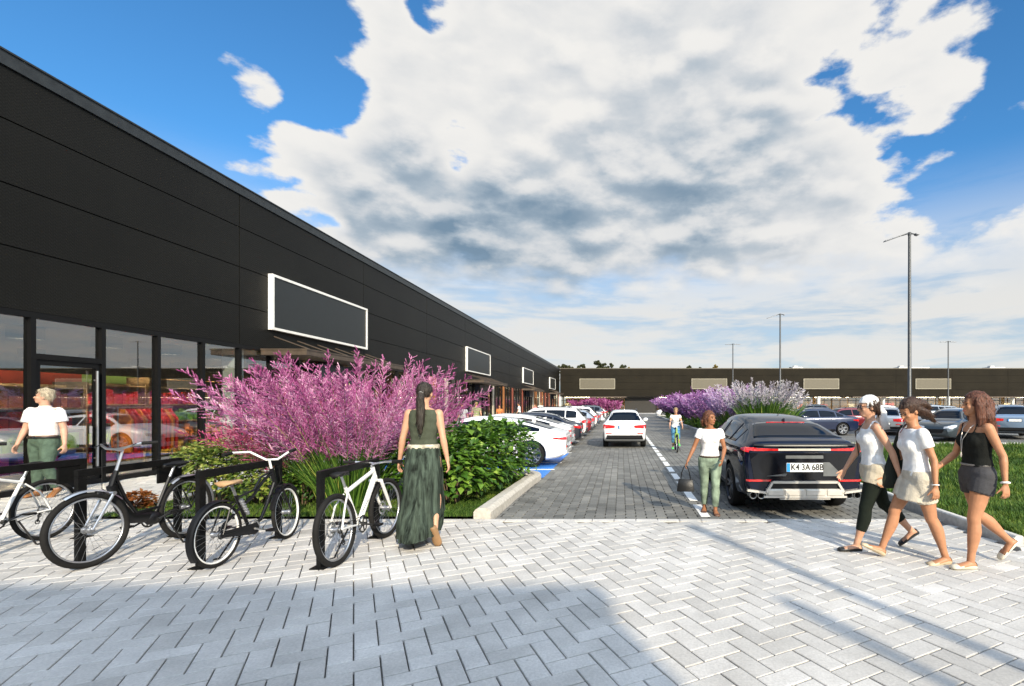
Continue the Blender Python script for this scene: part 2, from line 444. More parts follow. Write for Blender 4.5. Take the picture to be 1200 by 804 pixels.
KX = 4.35     # lawn kerb line, west face
def ground():
    sheet('ground', -500, 500, -300, 700, -.07, mat('ground_grey', (.11,.11,.105), .9, var=.2, scale=.3))
    # light herringbone plaza
    mp = attr_mat('plaza_block', [(0,(.42,.405,.38)),(.5,(.49,.473,.445)),(1,(.56,.542,.515))], .75, noise_s=55, namt=.16, bump=.35, spec=.25, big=.19)
    sheet('plaza_bedding', -10.6, 14, -12, 6.93, -.026, mat('joint_sand', (.16,.15,.135), .95, var=.25, scale=30))
    sheet('walk_bedding', -10.6, -7.3, 6.93, 26, -.026, MATS['joint_sand'])
    w = .148; g = .0045; mb = MB(); tones = []
    rot = Matrix.Rotation(R(28), 2); rnd = random.Random(3)
    def inside(x, y):
        if -10.5 < x < 13.5 and .4 < y < 6.86: return not (x > KX-.05 and y > 5.55)
        return -10.5 < x < -7.35 and y < 26 and y > 1
    N = 150
    for i in range(-N, N):
        for j in range(-N, N):
            c = (i-j) % 4
            if c == 0: a = (i, j, i+2, j+1)
            elif c == 3: a = (i, j, i+1, j+2)
            else: continue
            cx = (a[0]+a[2])/2*w; cy = (a[1]+a[3])/2*w
            q = rot @ Vector((cx, cy))
            if not inside(q.x, q.y): continue
            pl = [rot @ Vector(p) for p in ((a[0]*w+g,a[1]*w+g),(a[2]*w-g,a[1]*w+g),(a[2]*w-g,a[3]*w-g),(a[0]*w+g,a[3]*w-g))]
            dz = rnd.gauss(0, .0010)
            k = block(mb, pl, -.02, dz, .006)
            tones += [min(1, max(0, rnd.gauss(.5,.22)))]*k
    o = mb.build('plaza_paving', mp); set_tone(o, tones)
    struct(o, 'pale concrete blocks laid in herringbone across the forecourt', 'paving')
    # the straight edge course towards the road
    mb = MB(); tones = []
    x = -7.3
    while x < KX-.1:
        k = block(mb, [(x+.004,6.865),(x+.296,6.865),(x+.296,6.975),(x+.004,6.975)], -.02, .002, .006); tones += [rnd.random()*.5+.3]*k; x += .30
    o = mb.build('paving_edge', mp); set_tone(o, tones); struct(o)
    sheet('walkway', -10.6, -6.6, 25.9, 84, -.004, brick_ground('walk_far', (.42,.405,.38), (.5,.485,.46), (.2,.19,.17), .3, .15, R(28)))
    sheet('plaza_surround', -10.6, 14, -40, .42, -.006, brick_ground('walk_far', 0, 0, 0, 0, 0))
    # grey interlocking road blocks
    mr = attr_mat('road_block', [(0,(.105,.105,.097)),(.5,(.155,.153,.141)),(1,(.215,.21,.19))], .75, noise_s=45, namt=.25, bump=.4, spec=.3, big=.2)
    sheet('road', -1.78, KX, 6.93, 85, -.022, brick_ground('road_far', (.14,.138,.128), (.185,.18,.168), (.04,.04,.037), .15, .2, R(0)))
    cw = .146; ln = .20; mb = MB(); tones = []; ch = .022
    ncol = int((KX+1.7)/cw)
    big = random.Random(9)
    for i in range(ncol):
        x0 = -1.7+i*cw
        y = 6.985-(ln/2 if i % 2 else 0)
        while y < 34:
            g = .004; xa = x0+g; xb = x0+cw-g; ya = max(6.985, y+g*.6); yb = y+ln-g*.6
            if yb-ya > .05:
                c_ = .018
                pl = [(xa+c_,ya),(xb-c_+.0,ya),(xb+.0,(ya*2+yb)/3),(xb-c_,(ya+2*yb)/3),(xb-.0,yb),(xa+.0+c_*2,yb),(xa+c_,(ya+2*yb)/3),(xa+c_*2,(ya*2+yb)/3)]
                pl = [(xa,ya),(xb,ya),(xb+ch*.7,ya+(yb-ya)*.33),(xb+ch*.7,ya+(yb-ya)*.55),(xb,yb),(xa,yb),(xa+ch*.7,ya+(yb-ya)*.55),(xa+ch*.7,ya+(yb-ya)*.33)]
                pt = noise.noise((x0*.5,y*.3,2))*.25+noise.noise((x0*1.7,y*1.2,5))*.2
                k = block(mb, pl, -.02, big.gauss(-.002,.0012), .005); tones += [min(1, max(0, big.gauss(.5+pt,.2)))]*k
            y += ln
    o = mb.build('road_paving', mr); set_tone(o, tones); struct(o, 'dark grey interlocking paving blocks of the access road', 'road')
    # dashed white lane line
    mb = MB(); y = 7.12
    while y < 82:
        mb.box(1.13, 1.26, y, y+.84, -.002, .005); y += 1.175
    struct(mb.build('lane_line', mat('road_paint', (.74,.74,.72), .7, var=.12, scale=25, bump=.2)), 'dashed white lane line on the road', 'road marking')
    # parking strip on the left with blue bays
    sheet('parking_bays', -6.6, -1.78, 10.85, 85, -.012, brick_ground('bay_far', (.10,.102,.098), (.14,.14,.135), (.03,.03,.028), .2, .15))
    bl = mat('bay_blue', (.035,.20,.62), .65, var=.1, scale=14, bump=.15)
    mb = MB(); mb.quad((-6.6,10.9,-.006),(-1.62,10.9,-.006),(-1.62,16.3,-.006),(-6.6,16.3,-.006))
    struct(mb.build('blue_bay_paint', bl), 'blue painted disabled bays beside the road', 'road marking')
    mb = MB()
    for y in (12.2, 13.6, 16.35): mb.box(-6.6,-1.62,y,y+.1,-.004,.003)
    for y in range(0, 24): mb.box(-6.6,-1.8, 18.9+y*2.6, 19.0+y*2.6, -.006, .001)
    struct(mb.build('bay_lines', MATS['road_paint']), 'white lines between the parking bays', 'road marking')
    # car park on the right
    sheet('car_park', KX, 120, 18.6, 84, -.010, brick_ground('lot_far', (.13,.13,.125), (.17,.17,.16), (.05,.05,.045), .2, .15))
    # pavement in front of far building
    sheet('far_walkway', -10.6, 120, 77, 90, .002, brick_ground('walk_far', 0, 0, 0, 0, 0))

def kerb(name, pts, w, h, m, r=.02):
    """kerb stones following a polyline: rounded top"""
    mb = MB(); sec = [(-w/2,-.1),(w/2,-.1),(w/2,h-r),(w/2-r*.4,h-r*.35),(w/2-r,h),(-w/2+r,h),(-w/2+r*.4,h-r*.35),(-w/2,h-r)]
    rings = []
    for i, p in enumerate(pts):
        a = Vector(pts[max(0,i-1)]); b = Vector(pts[min(len(pts)-1,i+1)]); t = (b-a).normalized(); n = Vector((t.y,-t.x))
        rings.append([(p[0]+n.x*s, p[1]+n.y*s, z) for s, z in sec])
    mb.loft(rings)
    return struct(mb.build(name, m, smooth=30, fix=True))
def blades(mb, tones, x, y, z, n, h, spread, w, rnd, bend=.5, tb=.5):
    for _ in range(n):
        a = rnd.random()*2*PI; hh = h*rnd.uniform(.5,1.15); r = spread*rnd.random()**.5; b = rnd.random()*2*PI
        px = x+r*math.cos(b); py = y+r*math.sin(b); d = Vector((math.cos(a), math.sin(a),0)); s = Vector((-d.y,d.x,0))*w*rnd.uniform(.7,1.2)
        k = rnd.uniform(.1,1)*bend*hh
        p0 = Vector((px,py,z)); p1 = p0+d*k*.35+Vector((0,0,hh*.6)); p2 = p0+d*k+Vector((0,0,hh))
        mb.add([p0-s,p0+s,p1+s*.75,p1-s*.75,p2], [(0,1,2,3),(3,2,4)]); t = min(1,max(0,rnd.gauss(tb,.25))); tones += [t,t]
def lawns():
    rnd = random.Random(5)
    gm = attr_mat('grass_blade', [(0,(.028,.065,.010)),(.5,(.070,.145,.018)),(1,(.20,.26,.045))], .6, noise_s=3, namt=.3, bump=0, trans=.3)
    soil = mat('lawn_soil', (.030,.050,.014), .95, var=.4, scale=12, bump=.6, bscale=40)
    sheet('lawn_soil', KX+.15, 60, 5.6, 18.6, .06, soil)
    mb = MB(); tones = []
    for _ in range(15000):
        y = 5.65+12.9*rnd.random()**1.6; x = KX+.2+rnd.random()**1.3*((y*.86)-KX+3)
        t = .48+noise.noise((x*.45,y*.45,0))*.5+noise.noise((x*2.5,y*2.5,3))*.4
        blades(mb, tones, x, y, .06, 6, .085+.05*noise.noise((x*1.5,y*1.5,7))+.004*y, .09, .0035+.0006*y, rnd, .9, t)
    o = mb.build('lawn_grass', gm); set_tone(o, tones); tag(o, 'thick green lawn grass behind the three walking women', 'grass', kind='stuff')
    km = mat('kerb_concrete', (.52,.50,.46), .85, var=.1, scale=20, bump=.3, bscale=120)
    kerb('lawn_kerb', [(KX+.08,18.6),(KX+.08,14),(KX+.08,9),(KX+.08,5.6)], .10, .13, km, .02)
    kerb('lawn_kerb_front', [(KX+.0,5.52),(9,5.52),(14,5.52)], .10, .03, km)
    kerb('lawn_kerb_back', [(KX+.2,18.66),(60,18.66)], .15, .15, km)
    # left planting bed
    sheet('bed_soil', -7.3, -2.0, 6.98, 10.85, .035, soil)
    mb = MB(); tones = []
    for _ in range(5200):
        u = rnd.random()
        if u < .62: x = rnd.uniform(-7.2,-2.1); y = 7.0+rnd.random()**1.5*1.1
        else: x = -2.1-rnd.random()**1.5*.9; y = rnd.uniform(7.0,10.8)
        t = .5+noise.noise((x*1.5,y*1.5,0))*.4
        blades(mb, tones, x, y, .035, 6, .055, .06, .004, rnd, 1.0, t)
    o = mb.build('bed_grass', gm); set_tone(o, tones); tag(o, 'short grass edging the planting bed on the left', 'grass', kind='stuff')
    k = kerb('bed_kerb', [(-1.93,6.982),(-1.90,8.5),(-1.86,10.0),(-1.82,10.7),(-1.95,10.9),(-2.3,10.93),(-7.3,10.93)], .24, .15, mat('kerb_pale', (.47,.44,.385), .85, var=.1, scale=18, bump=.3, bscale=120), .06)
    kerb('bed_kerb_west', [(-7.36,10.9),(-7.36,6.99)], .12, .04, km)
    # median bed on the right
    mp = [(KX+.08,24.5),(KX+.08,26),(KX+.08,40),(KX+.08,62)]
    kerb('median_kerb', [(KX+.08,18.7),(KX+.08,30),(KX+.08,62),(KX+3,62.5),(KX+3,40),(KX+3,18.8)], .16, .15, km, .03)
    sheet('median_soil', KX+.15, KX+2.95, 18.74, 62.4, .08, soil)
# ------------------------------------------------------------------ left retail building (glass front + dark cladding)
FX = -10.5
def cladding_mat(name, col, rough=.42):
    if name in MATS: return MATS[name]
    m, nt, b = nodes_of(name); N = nt.nodes; L = nt.links
    b.inputs['Roughness'].default_value = rough; b.inputs['Metallic'].default_value = .15; b.inputs['Specular IOR Level'].default_value = .2
    tc = N.new('ShaderNodeTexCoord')
    # fine pressed zig-zag relief
    sp = N.new('ShaderNodeSeparateXYZ'); L.new(tc.outputs['Object'], sp.inputs[0])
    def mth(op, a, b_=None, c=None):
        n = N.new('ShaderNodeMath'); n.operation = op
        for i, x in enumerate((a,b_,c)):
            if x is None: continue
            if isinstance(x,(int,float)): n.inputs[i].default_value = x
            else: L.new(x, n.inputs[i])
        return n.outputs[0]
    ad = mth('ADD', sp.outputs[0], sp.outputs[1])
    zz = mth('PINGPONG', ad, .045)
    ph = mth('ADD', mth('MULTIPLY', zz, 1.0), sp.outputs[2])
    wv = mth('PINGPONG', ph, .030)
    dots = mth('PINGPONG', ad, .020)
    h = mth('MULTIPLY', wv, mth('ADD', dots, .02))
    bp = N.new('ShaderNodeBump'); bp.inputs['Strength'].default_value = .6; bp.inputs['Distance'].default_value = 4
    L.new(h, bp.inputs['Height']); L.new(bp.outputs[0], b.inputs['Normal'])
    n = N.new('ShaderNodeTexNoise'); n.inputs['Scale'].default_value = .5; n.inputs['Detail'].default_value = 5; L.new(tc.outputs['Object'], n.inputs['Vector'])
    r = N.new('ShaderNodeValToRGB'); r.color_ramp.elements[0].position = .3; r.color_ramp.elements[1].position = .75
    r.color_ramp.elements[0].color = tuple(x*.75 for x in col)+(1,); r.color_ramp.elements[1].color = tuple(x*1.2 for x in col)+(1,)
    mr = N.new('ShaderNodeMapRange'); mr.inputs[1].default_value = 0; mr.inputs[2].default_value = .0012; mr.inputs[3].default_value = .75; mr.inputs[4].default_value = 1.25
    L.new(h, mr.inputs[0])
    mx = N.new('ShaderNodeMix'); mx.data_type = 'RGBA'; mx.blend_type = 'MULTIPLY'; mx.inputs[0].default_value = 1
    L.new(n.outputs['Fac'], r.inputs[0]); L.new(r.outputs[0], mx.inputs[6]); L.new(mr.outputs[0], mx.inputs[7]); L.new(mx.outputs[2], b.inputs['Base Color'])
    MATS[name] = m; return m

ZB = [3.23, 4.30, 5.36, 6.45, 7.34]
SIGN_Y = [(14.95,20.55),(33.9,39.9),(53.4,59.4),(73.3,79.3)]
def left_building():
    b = thing('retail_building', 'long dark metal clad shop building with a glass front along the left', 'building', (0,0,0))
    clad = cladding_mat('cladding_dark', (.0092,.0088,.0068), .5)
    back = mat('joint_black', (.006,.006,.006), .7)
    frame = mat('frame_black', (.005,.005,.005), .42, var=.05, spec=.2)
    y0, y1 = -3.0, 85.6
    # backing wall over the shop front
    mb = MB(); mb.box(FX-.5, FX-.03, y0, y1, 3.26, 7.3); mb.box(FX-20, FX-.5, y0, y1, 7.0, 7.2)
    mb.build('upper_wall', back, b)
    mb = MB(); y = 13.83-6.66*3
    while y < y1:
        for k in range(4):
            za, zb = ZB[k]+.012, ZB[k+1]-.012
            ya, yb = max(y+.012, y0), min(y+6.66-.012, y1)
            if yb > ya: mb.box(FX-.03, FX+.012, ya, yb, za, zb)
        y += 6.66
    mb.build('facade_cladding', clad, b)
    mb = MB(); mb.box(FX-.5, FX+.05, y0, y1, 7.345, 7.58); mb.box(FX-.55, FX+.075, y0, y1, 7.58, 7.61)
    mb.build('parapet_cap', mat('cap_grey', (.035,.04,.042), .45, metal=.4), b)
    # soffit strip, sill
    mb = MB(); mb.box(FX-.4, FX+.004, y0, y1, 3.13, 3.245)
    mb.build('head_frame', frame, b)
    mb = MB(); mb.box(FX-.14, FX+.01, y0, y1, -.02, .10); mb.build('sill', frame, b)
    # mullions and glazing
    mul = [8.98+1.222*k for k in range(-9, 62)]
    gl = glass_mat('shop_glass', (.80,.83,.81), 2.9)
    for i, my in enumerate(mul):
        mb = MB(); mb.box(FX-.12, FX+.02, my-.04, my+.04, .10, 3.13); mb.build('mullion', frame, b)
        if i+1 < len(mul):
            ya, yb = my+.04, mul[i+1]-.04
            if abs(my-8.98) < .1: continue
            mb = MB(); mb.box(FX-.060, FX-.048, ya, yb, .10, 3.13); mb.build('window_pane', gl, b)
    # glazed door with a transom light
    ya, yb = 8.98+.04, 8.98+1.222-.04
    mb = MB(); mb.box(FX-.06, FX-.048, ya, yb, 2.50, 3.13); mb.build('transom_pane', gl, b)
    mb = MB(); mb.box(FX-.12, FX+.02, ya, yb, 2.40, 2.50); mb.build('transom_bar', frame, b)
    mb = MB(); mb.box(FX-.09, FX-.01, ya, ya+.09, .02, 2.398); mb.box(FX-.09, FX-.01, yb-.09, yb, .02, 2.398)
    mb.box(FX-.09, FX-.01, ya+.09, yb-.09, 2.30, 2.398); mb.box(FX-.09, FX-.01, ya+.09, yb-.09, .02, .16)
    d = mb.build('door', frame, b)
    mb = MB(); mb.box(FX-.055, FX-.045, ya+.09, yb-.09, .16, 2.30); mb.build('door_pane', gl, d)
    mb = MB(); mb.tube([(FX+.05,yb-.12,.35),(FX+.05,yb-.12,2.25)], .022, 10); mb.box(FX-.01,FX+.05,yb-.13,yb-.11,.5,.53); mb.box(FX-.01,FX+.05,yb-.13,yb-.11,2.05,2.08)
    mb.build('handle', mat('steel', (.62,.62,.60), .28, metal=1, var=.04), d)
    # entrances under each sign: pillar, box header, canopy
    can = mat('canopy_bronze', (.10,.075,.055), .5, metal=.3)
    pale = mat('pillar_pale', (.55,.55,.54), .5, var=.05)
    for k, (sa, sb) in enumerate(SIGN_Y):
        c0, c1 = (sa-.3, sb+.6)
        mb = MB(); mb.box(FX+.012, FX+1.35, c0, c1, 3.02, 3.16); mb.box(FX+.012, FX+1.37, c0-.02, c1+.02, 3.163, 3.20)
        for q in range(6):
            yy = c0+(c1-c0)*(q+.5)/6; mb.tube([(FX+.03,yy,3.62),(FX+1.2,yy,3.2)], .018, 6)
        mb.build('canopy', can, b)
        for py in (c0-.55, c1-.4):
            mb = MB(); mb.box(FX-.55, FX-.2, py-.17, py+.17, 0, 3.12); mb.build('entrance_pillar', pale, b)
        mb = MB(); mb.box(FX+.03, FX+.42, (c0+c1)/2-1.1, (c0+c1)/2+1.1, 2.35, 2.95); mb.build('entrance_header', mat('header_dark', (.03,.035,.05), .3), b)
    # interior
    fl = mat('shop_floor', (.30,.26,.21), .35, var=.1)
    wl = mat('shop_wall', (.22,.34,.08), .8, var=.2, scale=1)
    wr = mat('shop_wall_red', (.33,.035,.02), .8, var=.2, scale=1)
    cw = mat('shop_ceiling', (.10,.105,.10), .8)
    mb = MB(); mb.box(FX-9, FX-.14, y0, y1, -.05, .015); mb.build('shop_floor', fl, b)
    mb = MB(); mb.box(FX-9, FX-.5, y0, y1, 3.15, 3.25); mb.build('shop_ceiling', cw, b)
    segs = [(y0,18.2,wr),(18.2,22,wl),(22,27,wr),(27,44,mat('shop_wall_wood',(.32,.13,.04),.7,var=.3,scale=2)),(44,85.6,wr)]
    for a, c, m in segs:
        mb = MB(); mb.box(FX-9.1, FX-9, a, c, 0, 3.15); mb.build('back_wall', m, b)
    for yy in (22, 44, 64):
        mb = MB(); mb.box(FX-9, FX-.3, yy-.08, yy+.08, 0, 3.15); mb.build('party_wall', mat('party_wall', (.42,.33,.22), .8), b)
    lamp = emit_mat('lamp_warm', (1,.80,.54), 300)
    mb = MB(); mb.box(FX-8.75, FX-8.45, y0+.2, 50, 3.10, 3.147); mb.build('ceiling_lamp', emit_mat('hidden_wash', (1,.82,.55), 6), b)  # unseen strip added to wash the back wall with light
    mb = MB(); mb.box(FX-8.30, FX-8.26, y0+.2, 50, 2.62, 3.149); mb.build('added_baffle', cw, b)  # added fascia that keeps the wash strip out of sight
    for yy in [2+1.6*k for k in range(52)]:
        mb = MB(); mb.box(FX-1.6, FX-1.35, yy, yy+.25, 3.12, 3.148); mb.box(FX-6.4, FX-6.15, yy+1, yy+1.25, 3.12, 3.148); cl_ = mb.build('ceiling_lamp', lamp, b)
        mb = MB()
        for xa, ya in ((FX-1.6,yy),(FX-6.4,yy+1)):
            e = .05; z0, z1 = 2.90, 3.149
            mb.box(xa-e-.02, xa-e, ya-e, ya+.25+e, z0, z1); mb.box(xa+.25+e, xa+.27+e, ya-e, ya+.25+e, z0, z1); mb.box(xa-e, xa+.25+e, ya-e-.02, ya-e, z0, z1); mb.box(xa-e, xa+.25+e, ya+.25+e, ya+.27+e, z0, z1)
        mb.build('added_shade', frame, cl_)  # opaque boxes added round the lamps to hide their glow
    # wood and cream infill panels standing proud of the far shop fronts
    rn2 = random.Random(6)
    pm = [mat('infill_wood', (.36,.13,.03), .6, var=.25, stretch=(3,3,.5)), mat('infill_cream', (.50,.44,.33), .6), mat('infill_rust', (.26,.06,.03), .6), mat('infill_dark', (.03,.025,.02), .5)]
    for k in range(13, 62):
        if rn2.random() < .52:
            ym = 8.98+1.222*k; mb = MB(); mb.box(FX+.025, FX+.07, ym+.1, ym+rn2.choice([.6,1.1]), .1, 3.1); mb.build('infill_panel', pm[rn2.choice([0,0,1,1,2,3])], b)
    # curtains / banners behind far glass, boards between the far shop windows
    bm_ = [mat('board_orange', (.50,.17,.03), .6), mat('board_cream', (.62,.55,.42), .6), mat('board_red', (.42,.06,.04), .6), mat('board_brown', (.16,.07,.035), .6)]
    rnd = random.Random(12)
    for i in range(26):
        yy = 24.2+i*2.3; m = bm_[rnd.choice([0,1,1,2,3,0])]
        mb = MB(); mb.box(FX-.9, FX-.86, yy, yy+rnd.uniform(.6,1.3), .3, rnd.choice([2.2,2.9,3.0])); mb.build('display_board', m, b)
    return b

def sign_board(loc, rz, w, h, panel, frame, label, group, t=.14):
    s = thing('sign_board', label, 'sign', loc, rz, group)
    # local: width along x, face towards -y
    mb = MB(); fw = .075
    mb.box(-w/2, w/2, -t, 0, h/2-fw, h/2); mb.box(-w/2, w/2, -t, 0, -h/2, -h/2+fw)
    mb.box(-w/2, -w/2+fw, -t, 0, -h/2+fw, h/2-fw); mb.box(w/2-fw, w/2, -t, 0, -h/2+fw, h/2-fw)
    mb.build('frame', frame, s)
    mb = MB(); mb.box(-w/2+fw, w/2-fw, -t+.035, -.01, -h/2+fw, h/2-fw); mb.build('panel', panel, s)
    return s

def signs():
    fr = mat('sign_frame_white', (.80,.79,.75), .5, var=.04)
    pn = mat('sign_panel_dark', (.012,.015,.015), .42, var=.06)
    tx = ['blank dark sign with a white frame above the pink grass, nearest on the left building',
          'second blank dark sign along the left building, small and over the hedge',
          'third blank dark sign along the left building above the parked cars',
          'fourth and smallest blank dark sign on the left building, beside the corner']
    for (a, c), t in zip(SIGN_Y, tx):
        sign_board((FX+.014, (a+c)/2, 4.62 if a > 30 else 4.63), R(90), c-a, 1.66, pn, fr, t, 'dark signs on the left building')
    fr2 = mat('sign_frame_tan', (.36,.33,.25), .5, var=.04); pn2 = mat('sign_panel_tan', (.105,.092,.062), .55, var=.06)
    tx = ['blank tan sign on the far building over the white car driving away',
          'blank tan sign on the far building above the purple flowers',
          'blank tan sign on the far building just right of the pale grass plumes',
          'blank tan sign on the far building crossed by the lamp post behind the second woman',
          'blank tan sign on the far building at the right edge of the photo']
    for k, t in enumerate(tx):
        px = 700+k*131.2
        sign_board(((px-728)/590*85.5, 85.58, 4.95), 0, 6.0, 1.75, pn2, fr2, t, 'tan signs on the far building')

def far_building():
    b = thing('shop_building', 'long low brown clad shop building closing the far end of the car park', 'building', (0,85.6,0))
    cl = cladding_mat('cladding_brown', (.0165,.0135,.008), .8)
    blk = MATS['joint_black']; fr = MATS['frame_black']
    x0, x1 = -10.4, 110
    mb = MB(); x = x0
    zs = [2.82,4.0,5.18,6.36,7.5]
    while x < x1:
        for k in range(4): mb.box(x+.015, min(x+9.52, x1)-.015, 0, .05, zs[k]+.012, zs[k+1]-.012)
        x += 9.52
    mb.build('facade_cladding', cl, b)
    mb = MB(); mb.box(x0, x1, .05, .4, 2.8, 7.5); mb.box(x0, x1, .4, 25, 7.0, 7.2); mb.build('upper_wall', blk, b)
    mb = MB(); mb.box(x0, x1, -.06, .5, 7.5, 7.64); mb.build('parapet_cap', mat('cap_brown', (.09,.075,.05), .5), b)
    mb = MB(); mb.box(x0, x1, .4, 3.0, 2.72, 2.8); mb.build('soffit', mat('soffit', (.12,.11,.10), .7), b)
    # recessed shop fronts, lit interior
    mb = MB(); mb.box(x0, x1, 9, 9.1, 0, 2.8); mb.build('back_wall', mat('far_back_wall', (.42,.24,.08), .7, var=.5, scale=.35), b)
    mb = MB(); mb.box(x0, x1, 1.2, 9, -.05, .01); mb.build('shop_floor', mat('shop_floor', 0), b)
    gl = glass_mat('shop_glass')
    rnd = random.Random(4)
    boards = ['board_orange','board_cream','board_cream','board_brown','board_red']
    lamp = emit_mat('lamp_warm_far', (1,.80,.52), 26)
    pale = MATS['pillar_pale']
    for k in range(22):
        xa = x0+k*5.5
        if 1.0 < xa+2 < 6:      # passage: a near-black sheet stands in for the shade inside
            mb = MB(); mb.box(xa, xa+5.5, 1.4, 1.5, 0, 2.72); mb.build('passage_shade', mat('passage_dark', (.02,.018,.015), .7), b); continue
        mb = MB(); mb.box(xa+.05, xa+5.4, 1.2, 1.22, .05, 2.72); mb.build('window_pane', gl, b)
        mb = MB()
        for q in range(4): mb.box(xa+q*1.37-.03, xa+q*1.37+.03, 1.12, 1.2, 0, 2.72)
        mb.box(xa, xa+5.4, 1.1, 1.18, 2.1, 2.18)
        mb.build('window_frame', fr, b)
        mb = MB(); mb.box(xa+.6, xa+4.8, 2.4, 3.4, 2.66, 2.70); mb.build('ceiling_lamp', lamp, b)
        mb = MB(); mb.box(xa+rnd.uniform(.2,1), xa+rnd.uniform(2,5), 3.2, 3.3, 0, rnd.uniform(1.2,2.4)); mb.build('display_board', MATS[rnd.choice(boards)], b)
        if k % 2 == 0:
            mb = MB(); mb.box(xa-.2, xa+.2, -.1, .3, 0, 2.8); mb.build('pillar', pale, b)
        if k % 4 == 1:
            mb = MB(); mb.box(xa-.4, xa+5.8, -1.5, -.02, 2.62, 2.78); mb.build('canopy', MATS['canopy_bronze'], b)
    # roof plant
    rng = [((1052,1088),430),((1158,1176),430),((928,940),431)]
    for i, ((a, c), _) in enumerate(rng):
        X0 = (a-728)/590*92; X1 = (c-728)/590*92
        mb = MB(); mb.box(X0, X1, 6, 8, 7.2, 8.25); mb.box(X0+.3, X0+1.0, 6.2, 7, 8.25, 8.5)
        mb.build('roof_unit', MATS['pillar_pale'], b)

def shop_fittings():
    """shelving and goods seen through the near shop windows, each one a thing"""
    wood = mat('shelf_wood', (.40,.26,.12), .6, var=.2, stretch=(1,1,8))
    cols = {n: mat('goods_'+n, c, .55, var=.15) for n, c in dict(red=(.55,.02,.015), green=(.10,.26,.02), yellow=(.62,.36,.03), purple=(.20,.03,.17), cream=(.6,.5,.32), orange=(.6,.16,.02), lime=(.30,.48,.03)).items()}
    rnd = random.Random(2)
    def shelf(x, y, ln, palette, label, h=2.1, rz=0):
        s = thing('shelf_unit', label, 'shelf', (x,y,.015), rz, 'shelves inside the near shop')
        mb = MB()
        mb.box(-.02,.02,-ln/2,ln/2,0,h); mb.box(-.4,.4,-ln/2,-ln/2+.03,0,h); mb.box(-.4,.4,ln/2-.03,ln/2,0,h)
        mb.build('frame', wood, s)
        for k in range(5):
            z = .12+k*(h-.2)/4
            mb = MB(); mb.box(-.4,.4,-ln/2+.03,ln/2-.03,z,z+.03); mb.build('shelf', wood, s)
            if k < 4:
                for side in (1,-1):
                    mb = MB(); y0 = -ln/2+.06
                    while y0 < ln/2-.2:
                        w = rnd.uniform(.12,.3); hh = rnd.uniform(.2,.38)
                        x0, x1 = sorted((side*.06, side*.36)); mb.box(x0, x1, y0, y0+w-.02, z+.031, z+.031+hh); y0 += w
                    mb.build('goods', cols[palette[(k+(side<0)) % len(palette)]], s)
        return s
    shelf(FX-2.0, 10.5, 1.7, ['purple','lime','red','orange'], 'shelf of red, lime and purple goods behind the glass at the far left edge', 2.0)
    shelf(FX-2.6, 12.7, 1.5, ['red','lime','red','red'], 'shelf stacked with red goods inside the shop behind the man')
    shelf(FX-2.9, 14.7, 1.7, ['yellow','orange','green','red'], 'shelf of orange and green goods inside the shop behind the glass door')
    shelf(FX-3.0, 17.0, 2.2, ['yellow','yellow','green','cream'], 'shelf with a row of yellow goods in the green walled shop')
    shelf(FX-3.0, 19.9, 2.6, ['cream','yellow','orange','yellow'], 'shelf of cream and yellow goods behind the pink grass')
    shelf(FX-6.4, 19.4, 3.6, ['green','yellow','cream','green'], 'tall shelf of green goods deep inside the shop', 2.5)
    # red banner rack next to the door
    t = thing('clothes_rail', 'rail of bright red and orange garments just inside the window beside the door', 'clothes rail', (FX-1.1,12.3,.015))
    mb = MB(); mb.tube([(0,-.7,0),(0,-.7,1.5),(0,.7,1.5),(0,.7,0)], .018, 8); mb.build('rail', MATS['steel'], t)
    for k in range(11):
        y = -.6+k*.12; mb = MB(); mb.loft([[(-.22,y-.025,.45),(.22,y-.025,.45),(.22,y+.025,.45),(-.22,y+.025,.45)],[(-.24,y-.03,1.2),(.24,y-.03,1.2),(.24,y+.03,1.2),(-.24,y+.03,1.2)],[(-.05,y-.02,1.46),(.05,y-.02,1.46),(.05,y+.02,1.46),(-.05,y+.02,1.46)]])
        mb.build('garment', cols['red' if k % 3 else 'orange'], t)

def lamp_post(loc, rz, h, label, arms=1):
    t = thing('lamp_post', label, 'lamp post', loc, rz, 'lamp posts in the car park')
    g = mat('post_grey', (.075,.08,.085), .45, metal=.5, var=.05)
    mb = MB(); mb.tube([(0,0,0),(0,0,.06)], .20, 12); mb.build('base_plate', g, t)
    mb = MB(); mb.tube([(0,0,.06),(0,0,1.1)], .115, 14); mb.tube([(0,0,1.1),(0,0,1.16),(0,0,h)], [.115,.09,.065], 14)
    mb.build('pole', g, t, smooth=40)
    mb = MB(); mb.tube([(0,0,h-.12),(0,0,h+.03)], .08, 10)
    if arms: mb.tube([(-.05,0,h-.02),(-.4,0,h-.12)], .035, 8); mb.tube([(.05,0,h-.02),(.3,0,h-.06)], .035, 8)
    mb.build('bracket', g, t)
    if arms == 0:
        mb = MB(); mb.tube([(0,0,h),(0,0,h+.35)], [.10,.085], 14); mb.build('lantern', mat('lamp_head', (.25,.25,.25), .4, var=.05), t); return t
    for s, l in ((-1,.95),(1,.14)) if arms == 1 else ((-1,.8),(1,.8)):
        mb = MB(); x0 = .28*s; x1 = (.28+l)*s; z0 = h-.09; z1 = h-.09-(.34 if s < 0 and arms == 1 else .03)
        mb.loft([[(x0,-.12,z0),(x0,.12,z0),(x0,.09,z0+.07),(x0,-.09,z0+.07)],[(x1,-.14,z1),(x1,.14,z1),(x1,.1,z1+.05),(x1,-.1,z1+.05)]])
        mb.build('lamp_head', mat('lamp_head', (.25,.25,.25), .4, var=.05), t)
    return t
